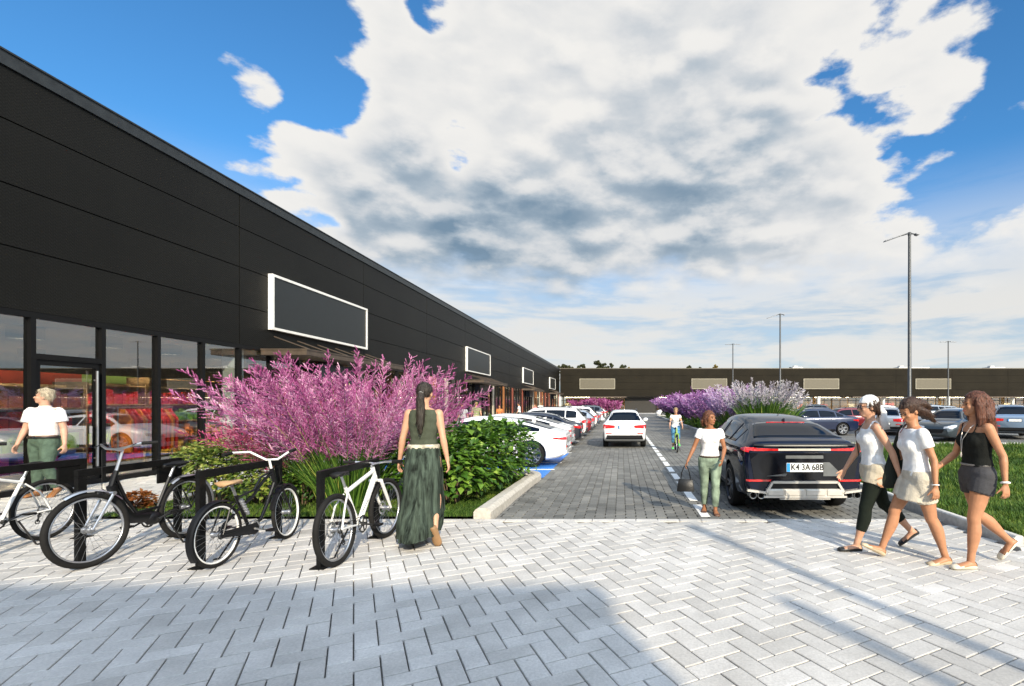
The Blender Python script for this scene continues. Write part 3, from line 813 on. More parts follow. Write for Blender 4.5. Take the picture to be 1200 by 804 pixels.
def lamps():
    lamp_post((14.2,24.8,0), 0, 10.0, 'tallest grey lamp post, rising over the head of the second walking woman')
    lamp_post((14.9,47.2,0), 0, 10.0, 'middle height lamp post behind the pale grass plumes, between two tan signs')
    lamp_post((15.7,70.8,0), 0, 10.0, 'short looking distant lamp post behind the purple flowers', 2)
    lamp_post((44.1,67.9,0), 0, 10.0, 'distant lamp post in front of a tan sign at the right', 2)
    # street behind the viewer whose shadows cross the paving
    t = lamp_post((5.05,-2.9,0), R(66), 4.7, 'slim lamp post behind the viewer, its thin shadow crossing the right of the paving', 0); t['group'] = 'lamp posts behind the viewer'
    t = lamp_post((5.35,-5.1,0), R(66), 4.55, 'lamp post behind the viewer whose shadow ends short of the long one', 0); t['group'] = 'lamp posts behind the viewer'
def back_block():
    b = thing('kiosk_building', 'plain grey block behind the viewer that shades the near paving', 'building', (0,0,0))
    m = mat('block_wall', (.32,.31,.29), .8, var=.1, scale=1)
    X1 = 4.62; Y1 = -6.9; H = 6.0
    mb = MB(); mb.box(-26, X1, Y1-9, Y1, 0, H-.2); mb.build('wall', m, b)
    mb = MB(); mb.box(-26.1, X1+.08, Y1-9.1, Y1+.08, H-.2, H); mb.build('roof', MATS['cap_grey'], b)
    for k in range(8):
        mb = MB(); mb.box(-24+k*3.4, -22+k*3.4, Y1+.003, Y1+.04, 1.0, 3.0); w = mb.build('window', MATS['header_dark'], b)

def skyline_trees():
    rnd = random.Random(8)
    fm = [attr_mat('far_leaf_a', [(0,(.02,.028,.012)),(1,(.06,.065,.02))], .7, noise_s=1, bump=0), attr_mat('far_leaf_b', [(0,(.10,.07,.015)),(1,(.24,.18,.03))], .7, noise_s=1, bump=0)]
    tk = mat('bark', (.10,.07,.045), .9, var=.3, bump=.5)
    specs = [(660,426,8,0),(667,428,6,0),(678,428,7,0),(701,422,8,0),(709,425,8,0),(716,425,8,0),(729,427,7,0),(737,430,5,1),(684,426,7,0),(808,428,5,0),(820,430,4,0),(838,427,5,1),(655,428,5,0),(926,430,5,0)]
    txt = ['dark round topped tree left of a row showing above the far roof','small dark tree crown beside the leftmost far tree','narrow dark tree above the far roof over the tan sign edge','tallest dark tree above the far roof over the white car','dark tree just right of the tallest far tree','low dark tree right of the tall pair on the far roofline','small dark tree at the right end of the left roofline group','yellow leaved tree low on the far roofline','tree between the narrow one and the tallest one on the roofline','dark low tree above the far roof, left of the first lamp post','smaller dark tree just left of the first lamp post','yellow tree top on the roofline near the first lamp post','small tree top at the left building corner','tiny dark tree top on the roofline by the second lamp post']
    for (px, top, wpx, k), tx in zip(specs, txt):
        Y = 128+rnd.uniform(-4,4); X = (px-728)/590*Y; H = 1.6+(473-top)/590*Y; w = wpx*1.15/590*Y/2
        t = thing('tree', tx, 'tree', (X,Y,-.05), rnd.random()*6, 'trees beyond the far building')
        mb = MB(); mb.tube([(0,0,0),(.1,0,H*.5),(0,.1,H*.9)], [.22,.15,.04], 7)
        for q in range(5):
            a = q*1.3; mb.tube([(0,0,H*.55+q*.3),(math.cos(a)*w*.7,math.sin(a)*w*.7,H*.68+q*.35)], [.07,.02], 5)
        mb.build('trunk', tk, t)
        mb = MB(); tones = []
        cl = [(rnd.gauss(0,.45)*w, rnd.gauss(0,.45)*w, H-w*.55-rnd.random()*w*1.9, w*rnd.uniform(.3,.55)) for _ in range(9)]+[(0,0,H-w*.4,w*.4)]
        for cx, cy, cz, cr in cl:
            tb = rnd.random()
            for _ in range(130):
                d = Vector((rnd.gauss(0,1),rnd.gauss(0,1),rnd.gauss(0,1))).normalized()*cr*rnd.random()**.4
                n = Vector((rnd.gauss(0,1),rnd.gauss(0,1),rnd.gauss(0,1))).normalized(); u = n.orthogonal().normalized(); v = n.cross(u); s = rnd.uniform(.10,.22)
                p = Vector((cx,cy,cz))+d
                mb.quad(p-u*s, p-v*s*.6, p+u*s, p+v*s*.6); tones.append(min(1,max(0,tb*.6+rnd.random()*.4)))
        o = mb.build('crown', fm[k], t); set_tone(o, tones)
# ------------------------------------------------------------------ plants
def arc(p0, d, ln, lean, n):
    """points of a stem that leaves p0 upwards and bends outwards along d"""
    pts = []
    for i in range(n+1):
        t = i/n; a = lean*(.55+.75*t)
        if i == 0: pts.append(Vector(p0)); continue
        pts.append(pts[-1]+(d*math.sin(a)+Vector((0,0,math.cos(a))))*(ln/n))
    return pts
def ribbon(mb, pts, w, rnd, tones, tone):
    t = (pts[1]-pts[0]).normalized(); s = t.cross(Vector((rnd.gauss(0,1),rnd.gauss(0,1),.2))).normalized()
    n = len(pts); vs = []
    for i, p in enumerate(pts):
        k = w*(1-.92*(i/(n-1))**1.5); vs += [p-s*k, p+s*k]
    fs = [(2*i,2*i+1,2*i+3,2*i+2) for i in range(n-1)]
    mb.add(vs, fs); tones += [tone]*len(fs)
def feather(mb, tones, pts, rnd, start, count, bl, sp, tone, up=.9, wq=.007, lq=1.0):
    """sprays of small flowers along the upper part of a stem"""
    n = len(pts)-1
    for k in range(count):
        f = start+(1-start)*(k+rnd.random())/count
        u = f*n; i = min(n-1, int(u)); p = pts[i].lerp(pts[i+1], u-i); t = (pts[i+1]-pts[i]).normalized()
        r = t.orthogonal().normalized(); r = Quaternion(t, rnd.random()*2*PI) @ r
        g = (f-start)/(1-start)
        L = bl*(.35+.9*math.sin(PI*min(1,g*.75+.18)))*rnd.uniform(.6,1.2)
        d = (r*rnd.uniform(.55,1.0)+t*up).normalized()
        side = d.cross(t).normalized()
        tn = min(1,max(0, tone+rnd.gauss(0,.16)))
        q = p+d*L
        mb.add([p-side*.0022, p+side*.0022, q], [(0,1,2)]); tones.append(tn*.8)
        for j in range(sp):
            z = (j+.3+.7*rnd.random())/sp; c = p+d*(L*z)
            e = (d*.9+t*.35+Vector((rnd.gauss(0,.33),rnd.gauss(0,.33),rnd.gauss(0,.33)))).normalized()
            l = rnd.uniform(.020,.042)*lq*(1.15-.5*z); v = e.orthogonal().normalized()*wq*rnd.uniform(.45,.8)
            mb.add([c-v*.5, c+e*l*.45-v, c+e*l, c+e*l*.45+v, c+v*.5], [(0,1,2,3,4)]); tones.append(min(1,max(0,tn+rnd.gauss(0,.10)+.12*(z-.5))))

PINK = [(0,(.13,.018,.08)),(.3,(.29,.06,.19)),(.65,(.50,.18,.36)),(1,(.74,.48,.62))]
ROSE = [(0,(.22,.02,.07)),(.4,(.42,.07,.17)),(.75,(.60,.19,.32)),(1,(.74,.42,.50))]
VIOLET = [(0,(.10,.03,.13)),(.4,(.23,.09,.26)),(.75,(.37,.20,.41)),(1,(.56,.42,.60))]
LILAC = [(0,(.20,.10,.24)),(.4,(.36,.22,.42)),(.75,(.52,.38,.58)),(1,(.70,.62,.74))]
PALE = [(0,(.24,.21,.27)),(.4,(.38,.35,.40)),(.75,(.52,.49,.52)),(1,(.68,.66,.66))]
BLADE = [(0,(.020,.055,.010)),(.5,(.055,.14,.018)),(.85,(.15,.26,.04)),(1,(.42,.42,.10))]
def plume_grass(label, loc, rad, h, nst, nbl, ramp, rname, seed, blh=.75, lean=.75, count=42, sp=6, bl=.10, cat='ornamental grass', group=None, azr=None, tb=.45, bw=.008, start=.40, wq=.007, lq=1.0):
    rnd = random.Random(seed)
    t = thing('plume_plant', label, cat, loc, 0, group)
    gm = attr_mat('blade_leaf', BLADE, .55, noise_s=4, namt=.2, bump=0, trans=.25)
    pm = attr_mat('plume_'+rname, ramp, .8, noise_s=5, namt=.15, bump=0, trans=.22, spec=.1)
    mb = MB(); tones = []
    for _ in range(nbl):
        a = rnd.random()*2*PI if azr is None else rnd.uniform(*azr); d = Vector((math.cos(a),math.sin(a),0)); r = rad*.35*rnd.random()**.5
        ln = h*blh*rnd.uniform(.6,1.15)
        ribbon(mb, arc(d*r, d, ln, rnd.uniform(.05,1)*lean*.95, 5), bw*rnd.uniform(.7,1.2), rnd, tones, min(1,max(0,rnd.gauss(.5,.25))))
    o = mb.build('blades', gm, t); set_tone(o, tones)
    mb = MB(); tones = []; sb = MB(); st = []
    for k in range(nst):
        a = (k+rnd.random())/nst*2*PI*7 if azr is None else rnd.uniform(*azr); q = (rnd.random())**.6
        d = Vector((math.cos(a),math.sin(a),0)); r = rad*.4*rnd.random()**.5
        le = q*lean; ln = h*rnd.uniform(.82,1.06)*(1+.16*q)
        pts = arc(d*r, d, ln, le, 7)
        ribbon(sb, pts, .005, rnd, st, rnd.uniform(.6,.95))
        tn = tb+.28*noise.noise((d.x*2+seed,d.y*2,q*3))+rnd.gauss(0,.1)
        feather(mb, tones, pts, rnd, start, count, bl, sp, tn, wq=wq, lq=lq)
    o = sb.build('stems', gm, t); set_tone(o, st)
    o = mb.build('plumes', pm, t); set_tone(o, tones)
    return t

def leaf(mb, tones, p, d, up, ln, w, tone, fold=.25, tri=False):
    d = d.normalized(); s = d.cross(up); 
    if s.length < 1e-3: s = d.orthogonal()
    s.normalize(); n = s.cross(d)
    m = p+d*ln*.45
    vs = [p, m-s*w+n*w*fold, p+d*ln-n*ln*.12, m+s*w+n*w*fold, m]
    mb.add(vs, [(0,4,1),(1,4,2),(0,3,4),(4,3,2)]); tones += [tone]*4
def leafy_shrub(label, loc, boxes, n, ln, wr, ramp, rname, seed, group=None, up=.4, name='shrub', cat='shrub'):
    """leaf clusters on the outside of several overlapping mounds; boxes: (cx,cy,rx,ry,rz)"""
    rnd = random.Random(seed)
    t = thing(name, label, cat, loc, 0, group)
    lm = attr_mat('leaf_'+rname, ramp, .45, noise_s=6, namt=.15, bump=0, trans=.28, spec=.45)
    mb = MB(); tones = []
    wts = [b[2]*b[3]+b[2]*b[4]+b[3]*b[4] for b in boxes]
    for _ in range(n):
        b = rnd.choices(boxes, wts)[0]
        v = Vector((rnd.gauss(0,1),rnd.gauss(0,1),rnd.gauss(0,1)*.9)).normalized()
        if v.z < -.55: v.z = abs(v.z)
        k = 1-abs(rnd.gauss(0,.16))+.13*noise.noise((v.x*3+b[0],v.y*3+b[1],v.z*3))
        p = Vector((b[0]+v.x*b[2]*k, b[1]+v.y*b[3]*k, b[4]*.92+v.z*b[4]*k*1.0))
        if p.z < .03: continue
        d = Vector((v.x+rnd.gauss(0,.6), v.y+rnd.gauss(0,.6), v.z*.4-.15+rnd.gauss(0,.35)))
        l = ln*rnd.uniform(.6,1.2)
        tn = min(1,max(0,.45+.35*noise.noise((p.x*2.3,p.y*2.3,p.z*2.3))+rnd.gauss(0,.2)))
        leaf(mb, tones, p, d, Vector((0,0,1))+v*.6, l, l*wr, tn)
    o = mb.build('foliage', lm, t); set_tone(o, tones)
    sb = MB()
    for b in boxes:
        for _ in range(9):
            a = rnd.random()*2*PI; e = Vector((b[0]+math.cos(a)*b[2]*.7, b[1]+math.sin(a)*b[3]*.7, b[4]*rnd.uniform(1,1.7)))
            sb.tube([(b[0]+math.cos(a)*.08,b[1]+math.sin(a)*.08,-.03), (b[0]+math.cos(a)*b[2]*.3,b[1]+math.sin(a)*b[3]*.3,b[4]*.7), e], [.014,.010,.004], 5)
    sb.build('stems', mat('stem_brown', (.09,.06,.035), .8), t)
    return t
GREEN = [(0,(.014,.045,.006)),(.4,(.045,.12,.012)),(.7,(.13,.25,.025)),(1,(.32,.46,.07))]
VARIEG = [(0,(.03,.07,.012)),(.4,(.12,.19,.03)),(.75,(.34,.38,.08)),(1,(.60,.56,.20))]
RUST = [(0,(.12,.035,.010)),(.5,(.30,.10,.025)),(1,(.50,.25,.06))]
def plants():
    plume_grass('huge clump of bright pink plumed grass with long green blades beside the bike racks', (-4.15,7.7,.03), 1.0, 2.16, 150, 560, PINK, 'pink', 11, lean=.86, count=60, sp=10, bl=.15, tb=.5, blh=.62, wq=.0068, lq=1.05, bw=.010)
    plume_grass('redder pink plumed grass leaning left in front of the shop windows', (-5.1,8.3,.03), .8, 1.6, 75, 150, ROSE, 'rose', 12, lean=.92, count=38, sp=7, bl=.15, tb=.5, wq=.0072, lq=1.1)
    plume_grass('low pink plumed grass between the walking woman in green and the hedge', (-3.75,9.7,.03), .5, 1.3, 26, 70, PINK, 'pink', 13, lean=.55, count=34, sp=6, bl=.13, tb=.45, wq=.0072, lq=1.1)
    leafy_shrub('dense green broad leaved hedge along the kerb beside the blue bay', (-2.62,8.85,.03), [(.0,-1.0,.54,.52,.54),(.08,-.3,.64,.7,.62),(.10,.55,.70,.75,.64),(.18,1.3,.74,.65,.64),(-.75,-.6,.6,.8,.58),(-.7,.7,.6,.8,.64)], 6400, .14, .34, GREEN, 'green', 21)
    leafy_shrub('yellow and green variegated shrub behind the black cruiser bicycle', (-6.35,7.95,.03), [(0,0,.62,.55,.52),(.75,-.1,.5,.45,.42),(-.55,.3,.42,.4,.46)], 4600, .08, .34, VARIEG, 'variegated', 22)
    leafy_shrub('low dark green shrub under the pink plumes behind the racks', (-4.95,7.85,.03), [(0,0,.62,.42,.33),(.8,.1,.5,.4,.28)], 2200, .07, .34, GREEN, 'green', 23)
    leafy_shrub('small rust coloured leafy plant by the shop door', (-7.2,7.5,.0), [(0,0,.20,.20,.15)], 500, .08, .3, RUST, 'rust', 24)
    # median on the right
    gp = 'plumed grasses in the median bed'
    K = dict(wq=.022, lq=3.0, group=gp)
    plume_grass('tall pale silvery violet plumed grass behind the dark parked car', (5.6,20.0,.08), 1.1, 2.3, 62, 1000, PALE, 'pale', 31, lean=.66, count=24, sp=5, bl=.10, tb=.5, blh=.80, bw=.024, start=.66, **K)
    plume_grass('pale violet plumed grass at the right end of the median bed', (6.5,21.0,.08), .9, 2.1, 46, 800, PALE, 'pale', 32, lean=.72, count=22, sp=5, bl=.10, tb=.55, blh=.80, bw=.024, start=.66, **K)
    plume_grass('lilac plumed grass left of the tall pale clump in the median', (5.1,22.8,.08), 1.0, 2.15, 90, 420, LILAC, 'lilac', 33, lean=.66, count=28, sp=5, bl=.13, tb=.6, blh=.66, bw=.022, start=.5, **K)
    nm = ['purple plumed grass in the median, nearest to the lilac clump','purple plumed grass in the median behind the woman with the handbag','purple plumed grass in the median right behind the cyclist','far purple plumed grass at the left end of the median bed','farthest purple plumed grass beside the far parked white car']
    for k, (x, y) in enumerate(((5.2,26.3),(5.2,31.5),(5.3,37.5),(5.4,45),(5.5,54))):
        z = (y/28)**.7
        plume_grass(nm[k], (x,y,.08), 1.7, 2.2, 110, 160, VIOLET, 'violet', 40+k, lean=.85, count=26, sp=5, bl=.15*z, tb=.5, blh=.6, bw=.03, start=.3, wq=.030*z, lq=3.6*z, group=gp)
    gl = [('low dark green ground shrub under the purple grass nearest the road', (4.95,27.5)),('low dark green ground shrub behind the cyclist on the right',(4.95,33.5)),('far low green ground shrub at the kerb of the median',(5.0,42))]
    for k, (tx, (x,y)) in enumerate(gl):
        leafy_shrub(tx, (x,y,.06), [(0,0,.5,1.6,.33),(.1,2.2,.5,1.5,.3),(.05,-2,.5,1.4,.3)], 1500, .16, .34, GREEN, 'green', 60+k)
    plume_grass('row of magenta plumed grass in front of the far corner of the shops', (-3.4,72,.0), 2.2, 2.1, 60, 60, PINK, 'pink', 71, lean=.5, count=22, sp=4, bl=.3, tb=.35, bw=.03, start=.2, wq=.06, lq=6)
    plume_grass('magenta plumed grass beside the far white pillar', (-1.3,73,.0), 2.0, 1.9, 50, 50, PINK, 'pink', 72, lean=.5, count=22, sp=4, bl=.3, tb=.35, bw=.03, start=.2, wq=.06, lq=6)
    plume_grass('magenta plumed grass under the far left corner canopy', (-6.0,73,.0), 2.0, 1.9, 40, 50, PINK, 'pink', 73, lean=.5, count=22, sp=4, bl=.3, tb=.35, bw=.03, start=.2, wq=.06, lq=6)
# ------------------------------------------------------------------ bicycles and racks
def bike_mats():
    mat('bike_tyre', (.012,.0115,.011), .8, var=.2, bump=.3, spec=.2); mat('alloy', (.55,.56,.58), .3, metal=.9, var=.05); mat('bike_black', (.006,.006,.007), .34, var=.08, spec=.35)
    mat('bike_white', (.80,.80,.78), .28, var=.03, coat=.6); mat('tan_leather', (.42,.26,.13), .55, var=.12, bump=.2); mat('rubber', (.010,.010,.010), .7, spec=.2); mat('saddle_black', (.009,.009,.009), .55, var=.1, spec=.25)
    mat('steel', (.62,.62,.60), .28, metal=1, var=.04); mat('bike_green', (.25,.42,.06), .4); mat('chain_dark', (.05,.05,.05), .45, metal=.6); mat('wire_steel', (.5,.5,.5), .3, metal=1)
    mat('rim_white', (.72,.72,.70), .35)
def bike_wheel(par, y, r, nsp, tw, rimm, mx=None, hubr=.022, disc=False):
    def fin(mb):
        if mx is not None: mb.xform(mx)
        return mb
    c = (0,y,r)
    h = MB(); h.tube([(-.05,y,r),(.05,y,r)], hubr, 12); h.tube([(-.035,y,r),(-.03,y,r)], hubr*1.7, 14); h.tube([(.03,y,r),(.035,y,r)], hubr*1.7, 14)
    if disc: h.ring((-.045,y,r), .07, .004, 'x', 24, 4, r2=.012)
    w = fin(h).build('wheel', MATS['alloy'], par, smooth=40)
    t = MB(); t.ring(c, r-tw, tw, 'x', 44, 10); fin(t).build('tyre', MATS['bike_tyre'], w, smooth=True)
    m = MB(); m.ring(c, r-2*tw-.004, .013, 'x', 44, 8, r2=.011); fin(m).build('rim', MATS[rimm], w, smooth=True)
    s = MB()
    for k in range(nsp):
        a = 2*PI*k/nsp; b = a+(.45 if k % 2 else -.45); sx = .032 if k % 4 < 2 else -.032; ri = r-2*tw-.01
        s.tube([(sx, y+hubr*1.5*math.cos(b), r+hubr*1.5*math.sin(b)), (0, y+ri*math.cos(a), r+ri*math.sin(a))], .0013, 4, caps=False)
    fin(s).build('spokes', MATS['wire_steel'], w)
    return w
def bicycle(label, loc, rz, style, fm, wb=1.08, r=.345, steer=0, saddle='saddle_black', lean=0, group='bicycles at the racks', scale=1, rimm='alloy', tw=.024):
    t = thing('bicycle', label, 'bicycle', loc, rz, group, scale); t.rotation_euler = (0, R(lean), rz)
    M = MATS; F = M[fm]
    bb = Vector((0, .43, r-.045)); seat_t = Vector((0,.22,.76)); hd_t = Vector((0,wb-.26,.90)); hd_b = Vector((0,wb-.20,.72))
    if style == 'cruiser': hd_t = Vector((0,wb-.28,.86)); hd_b = Vector((0,wb-.22,.68)); seat_t = Vector((0,.24,.66))
    if style == 'mtb': hd_t = Vector((0,wb-.27,.86)); hd_b = Vector((0,wb-.22,.74)); seat_t = Vector((0,.21,.74))
    rear = Vector((0,0,r))
    ax = (hd_t-hd_b).normalized()
    S = Matrix.Translation(hd_b) @ Matrix.Rotation(R(steer), 4, ax) @ Matrix.Translation(-hd_b)
    mb = MB(); T = mb.tube
    if style == 'ebike':
        pts = [hd_b+ax*.05, Vector((0,wb-.36,.60)), Vector((0,wb-.50,.42)), bb+Vector((0,.06,.02))]
        T([hd_b+ax*.05]+[Vector((0,wb-.245,.66)),Vector((0,wb-.32,.50)),Vector((0,wb-.42,.385)),bb+Vector((0,.03,.03))], [(.032,.052)]*2+[(.034,.058)]*2+[(.036,.06)], 12, side=(1,0,0))
        T([hd_t-ax*.04, Vector((0,wb-.36,.60)), Vector((0,wb-.48,.43)), Vector((0,.36,.44)), Vector((0,.30,.50))], .018, 8)
        mb.ell(bb+Vector((0,0,.01)), (.06,.10,.075), n=14, m=8)
    elif style == 'cruiser':
        T([hd_t-ax*.04, Vector((0,wb-.42,.74)), Vector((0,.48,.60)), Vector((0,.27,.50)), Vector((0,.10,.40)), rear], .015, 8)
        T([hd_b+ax*.03, Vector((0,wb-.34,.50)), Vector((0,.60,.33)), bb], .018, 8)
        T([hd_t-ax*.02, Vector((0,wb-.45,.79)), Vector((0,.50,.67)), seat_t-Vector((0,-.02,.03))], .012, 8)
    else:
        T([hd_t-ax*.03, seat_t-Vector((0,-.015,.05))], (.022 if style == 'mtb' else .017), 10)
        T([hd_b+ax*.03, bb], (.029 if style == 'mtb' else .019), 10)
    T([seat_t, bb], .017, 8)
    T([hd_b-ax*.01, hd_t+ax*.01], .024, 10)
    for s in (1,-1):
        T([bb+Vector((s*.03,-.03,0)), Vector((s*.055,.16,r-.01)), rear+Vector((s*.062,0,0))], .010, 6)
        T([seat_t-Vector((0,0,.07 if style != 'ebike' else .16))+Vector((s*.018,0,0)), Vector((s*.05,.10,r+.22)), rear+Vector((s*.062,0,0))], .009, 6)
    mb.build('frame', F, t, smooth=35)
    # fork
    mb = MB(); crown = hd_b-ax*.03; ft = Vector((0,wb,r))
    for s in (1,-1):
        p0 = crown+Vector((s*.062,0,0)); 
        mb.tube([p0+Vector((0,0,.0)), p0.lerp(ft+Vector((s*.06,0,0)),.55), ft+Vector((s*.058,0,0))], [.020,.019,.013] if style == 'mtb' else [.013,.012,.009], 8)
    mb.tube([crown+Vector((-.075,0,0)), crown+Vector((.075,0,0))], .018, 8); mb.tube([crown, hd_b], .018, 8)
    mb.xform(S); mb.build('fork', M['alloy'] if style == 'ebike' else F, t, smooth=35)
    bike_wheel(t, 0, r, 28, tw, rimm, None, disc=style == 'mtb'); bike_wheel(t, wb, r, 28, tw, rimm, S, disc=style == 'mtb')
    # handlebar and stem
    mb = MB(); st = hd_t+ax*(.11 if style != 'mtb' else .04)
    if style == 'mtb':
        b0 = st+Vector((0,.07,.01)); mb.tube([hd_t, st, b0], .016, 8); bp = [b0+Vector((x,y,z)) for x,y,z in ((-.34,-.05,.03),(-.12,0,.02),(0,0,0),(.12,0,.02),(.34,-.05,.03))]
    elif style == 'cruiser':
        b0 = st+Vector((0,.03,.0)); mb.tube([hd_t, st, b0], .013, 8); bp = [b0+Vector((x,y,z)) for x,y,z in ((-.33,-.26,.10),(-.32,-.12,.11),(-.22,.02,.10),(-.06,.03,.0),(0,.03,0),(.06,.03,.0),(.22,.02,.10),(.32,-.12,.11),(.33,-.26,.10))]
    else:
        st = hd_t+ax*.22; b0 = st+Vector((0,.06,.02)); mb.tube([hd_t, st, b0], .015, 8); bp = [b0+Vector((x,y,z)) for x,y,z in ((-.33,-.14,.05),(-.25,-.05,.05),(-.10,.01,.01),(0,0,0),(.10,.01,.01),(.25,-.05,.05),(.33,-.14,.05))]
    mb.tube(bp, .012, 8); mb.xform(S); hb = mb.build('handlebar', M['bike_white'] if style == 'cruiser' else M['alloy'], t, smooth=35)
    for e, f in ((0,1),(-1,-2)):
        a = bp[e]; b = bp[f]; d = (b-a).normalized(); mb = MB(); mb.tube([a-d*.005, a+d*.12], .018, 10); mb.xform(S); mb.build('grip', M['rubber'], hb, smooth=40)
        if style != 'cruiser':
            mb = MB(); q = a+d*.16; mb.tube([q, q+Vector((0,.05,-.02)), q-d*.08+Vector((0,.06,-.03))], .006, 6); mb.xform(S); mb.build('brake_lever', M['bike_black'], hb)
    # saddle
    sp = seat_t+(seat_t-bb).normalized()*(.20 if style == 'mtb' else .13)
    if style == 'mtb': sp = seat_t+(seat_t-bb).normalized()*.14
    mb = MB(); mb.tube([seat_t-(seat_t-bb).normalized()*.02, sp], .0135, 8); mb.build('seat_post', M['alloy'], t, smooth=40)
    mb = MB(); wS = .10 if style in ('cruiser','ebike') else .075; rings = []
    for f, hw, z in ((-.13,.3,.01),(-.115,.85,.028),(-.06,1.0,.032),(.0,.62,.022),(.07,.3,.022),(.125,.22,.018),(.14,.12,.008)):
        rings.append([sp+Vector((hw*wS*math.cos(a)*(1 if True else 1), f, z+.026*math.sin(a)*(.8 if math.sin(a)>0 else 1.0)*(1-.25*abs(math.cos(a))))) for a in [2*PI*k/14 for k in range(14)]])
    mb.loft(rings); sd = mb.build('saddle', M[saddle], t, smooth=True, fix=True)
    if style in ('cruiser','ebike'):
        for s in (1,-1):
            mb = MB(); mb.tube([sp+Vector((s*.03,-.02,-.02)), sp+Vector((s*.05,-.09,.0))], .010, 6); mb.build('spring', M['wire_steel'], sd)
    # drivetrain
    mb = MB(); mb.tube([bb+Vector((-.06,0,0)), bb+Vector((.06,0,0))], .02, 10); mb.ring(bb+Vector((.045,0,0)), .085, .004, 'x', 28, 4, r2=.010)
    for k in range(5):
        a = 2*PI*k/5; mb.tube([bb+Vector((.045,0,0)), bb+Vector((.045,.085*math.cos(a),.085*math.sin(a)))], .007, 4)
    mb.build('chainring', M['alloy'] if style in ('cruiser',) else M['chain_dark'], t)
    ca = .5
    for s in (1,-1):
        d = Vector((0,math.cos(ca)*s,math.sin(ca)*s*-.6)).normalized(); mb = MB(); e = bb+Vector((s*.07,0,0))+d*.165
        mb.tube([bb+Vector((s*.06,0,0)), e], [.012,.009], 8); cr = mb.build('crank', M['alloy'] if style == 'cruiser' else M['chain_dark'], t)
        mb = MB(); mb.box(e.x+s*.02-.0 if s > 0 else e.x-.10, e.x+.10 if s > 0 else e.x-.02, e.y-.04, e.y+.04, e.z-.011, e.z+.011); mb.build('pedal', M['bike_black'], cr)
    mb = MB(); mb.tube([bb+Vector((.045,0,.085)), rear+Vector((.045,0,.035))], .004, 4); mb.tube([bb+Vector((.045,0,-.085)), rear+Vector((.045,0,-.035))], .004, 4)
    mb.ring(rear+Vector((.045,0,0)), .04, .006, 'x', 20, 4); mb.build('chain', M['chain_dark'], t)
    if style in ('mtb','city'):
        mb = MB(); mb.tube([rear+Vector((.05,0,0)), rear+Vector((.055,.02,-.07)), rear+Vector((.05,.04,-.14))], .008, 6); mb.ring(rear+Vector((.05,.04,-.14)), .022, .006, 'x', 14, 4); mb.ring(rear+Vector((.05,.02,-.07)), .018, .006, 'x', 14, 4); mb.build('derailleur', M['bike_black'], t)
    if style == 'cruiser':
        mb = MB(); y0 = bb.y+.10
        mb.loft([[bb+Vector((.056,.06*math.cos(a)*1.0,.06*math.sin(a))) for a in [PI/2-PI*k/8 for k in range(9)]]+[rear+Vector((.056,-.03*math.sin(PI*k/8),-.03*math.cos(PI*k/8))) for k in range(9)],
                 [bb+Vector((.062,.06*math.cos(a)*1.0,.06*math.sin(a))) for a in [PI/2-PI*k/8 for k in range(9)]]+[rear+Vector((.062,-.03*math.sin(PI*k/8),-.03*math.cos(PI*k/8))) for k in range(9)]])
        mb.build('chain_guard', F, t, fix=True)
    def guard(yc, a0, a1, mx, m, rr, nm='mudguard'):
        mb = MB(); rings = []
        for i in range(19):
            a = a0+(a1-a0)*i/18; c = Vector((0, yc+rr*math.cos(a), r+rr*math.sin(a))); o = Vector((0,math.cos(a),math.sin(a)))
            rings.append([c+Vector((-.032,0,0))-o*.012, c+Vector((-.02,0,0))+o*.004, c+Vector((.02,0,0))+o*.004, c+Vector((.032,0,0))-o*.012, c+Vector((.02,0,0))+o*.001, c+Vector((-.02,0,0))+o*.001])
        mb.loft(rings); 
        if mx is not None: mb.xform(mx)
        return mb.build(nm, m, t, smooth=40, fix=True)
    if style == 'cruiser': guard(0, R(60), R(215), None, F, r+.018); guard(wb, R(40), R(165), S, F, r+.018)
    if style == 'ebike':
        guard(0, R(55), R(200), None, M['alloy'], r+.02); guard(wb, R(60), R(140), S, M['alloy'], r+.02)
        mb = MB(); p = hd_b+Vector((0,.10,-.02)); mb.ell(p, (.035,.04,.035), n=10, m=6); mb.tube([p, hd_b], .008, 6); mb.xform(S); mb.build('headlight', M['bike_black'], t, smooth=True)
        mb = MB(); mb.box(-.055,.055,-.30,.12,r+.36,r+.372); 
        for s in (1,-1): mb.tube([(s*.06,-.2,r+.36),(s*.062,0,r)], .006, 6)
        mb.build('carrier', M['bike_black'], t)
    if style == 'cruiser':
        mb = MB(); mb.tube([seat_t+Vector((.03,.03,-.05)), seat_t+Vector((.03,.13,-.22))], .02, 8)
        for k in range(5): mb.ring(seat_t+Vector((.03,.045+.017*k,-.07-.03*k)), .022, .005, 'z', 12, 5)
        mb.build('lock', M['alloy'], t)
    # kick stand
    mb = MB(); k0 = bb+Vector((-.05,-.12,-.02)); mb.tube([k0, (-.17,.24,.01)], .009, 6); mb.tube([(-.17,.24,.01),(-.20,.20,.008)], .010, 6); mb.build('kickstand', M['bike_black'], t)
    # cables
    mb = MB(); mb.tube([S @ (b0+Vector((.12,.04,.0))), S @ (hd_t+Vector((.03,.10,0))), hd_b+Vector((.03,.05,.02)), bb+Vector((.02,.05,.12))], .0035, 5); mb.build('cable', M['rubber'], t)
    return t
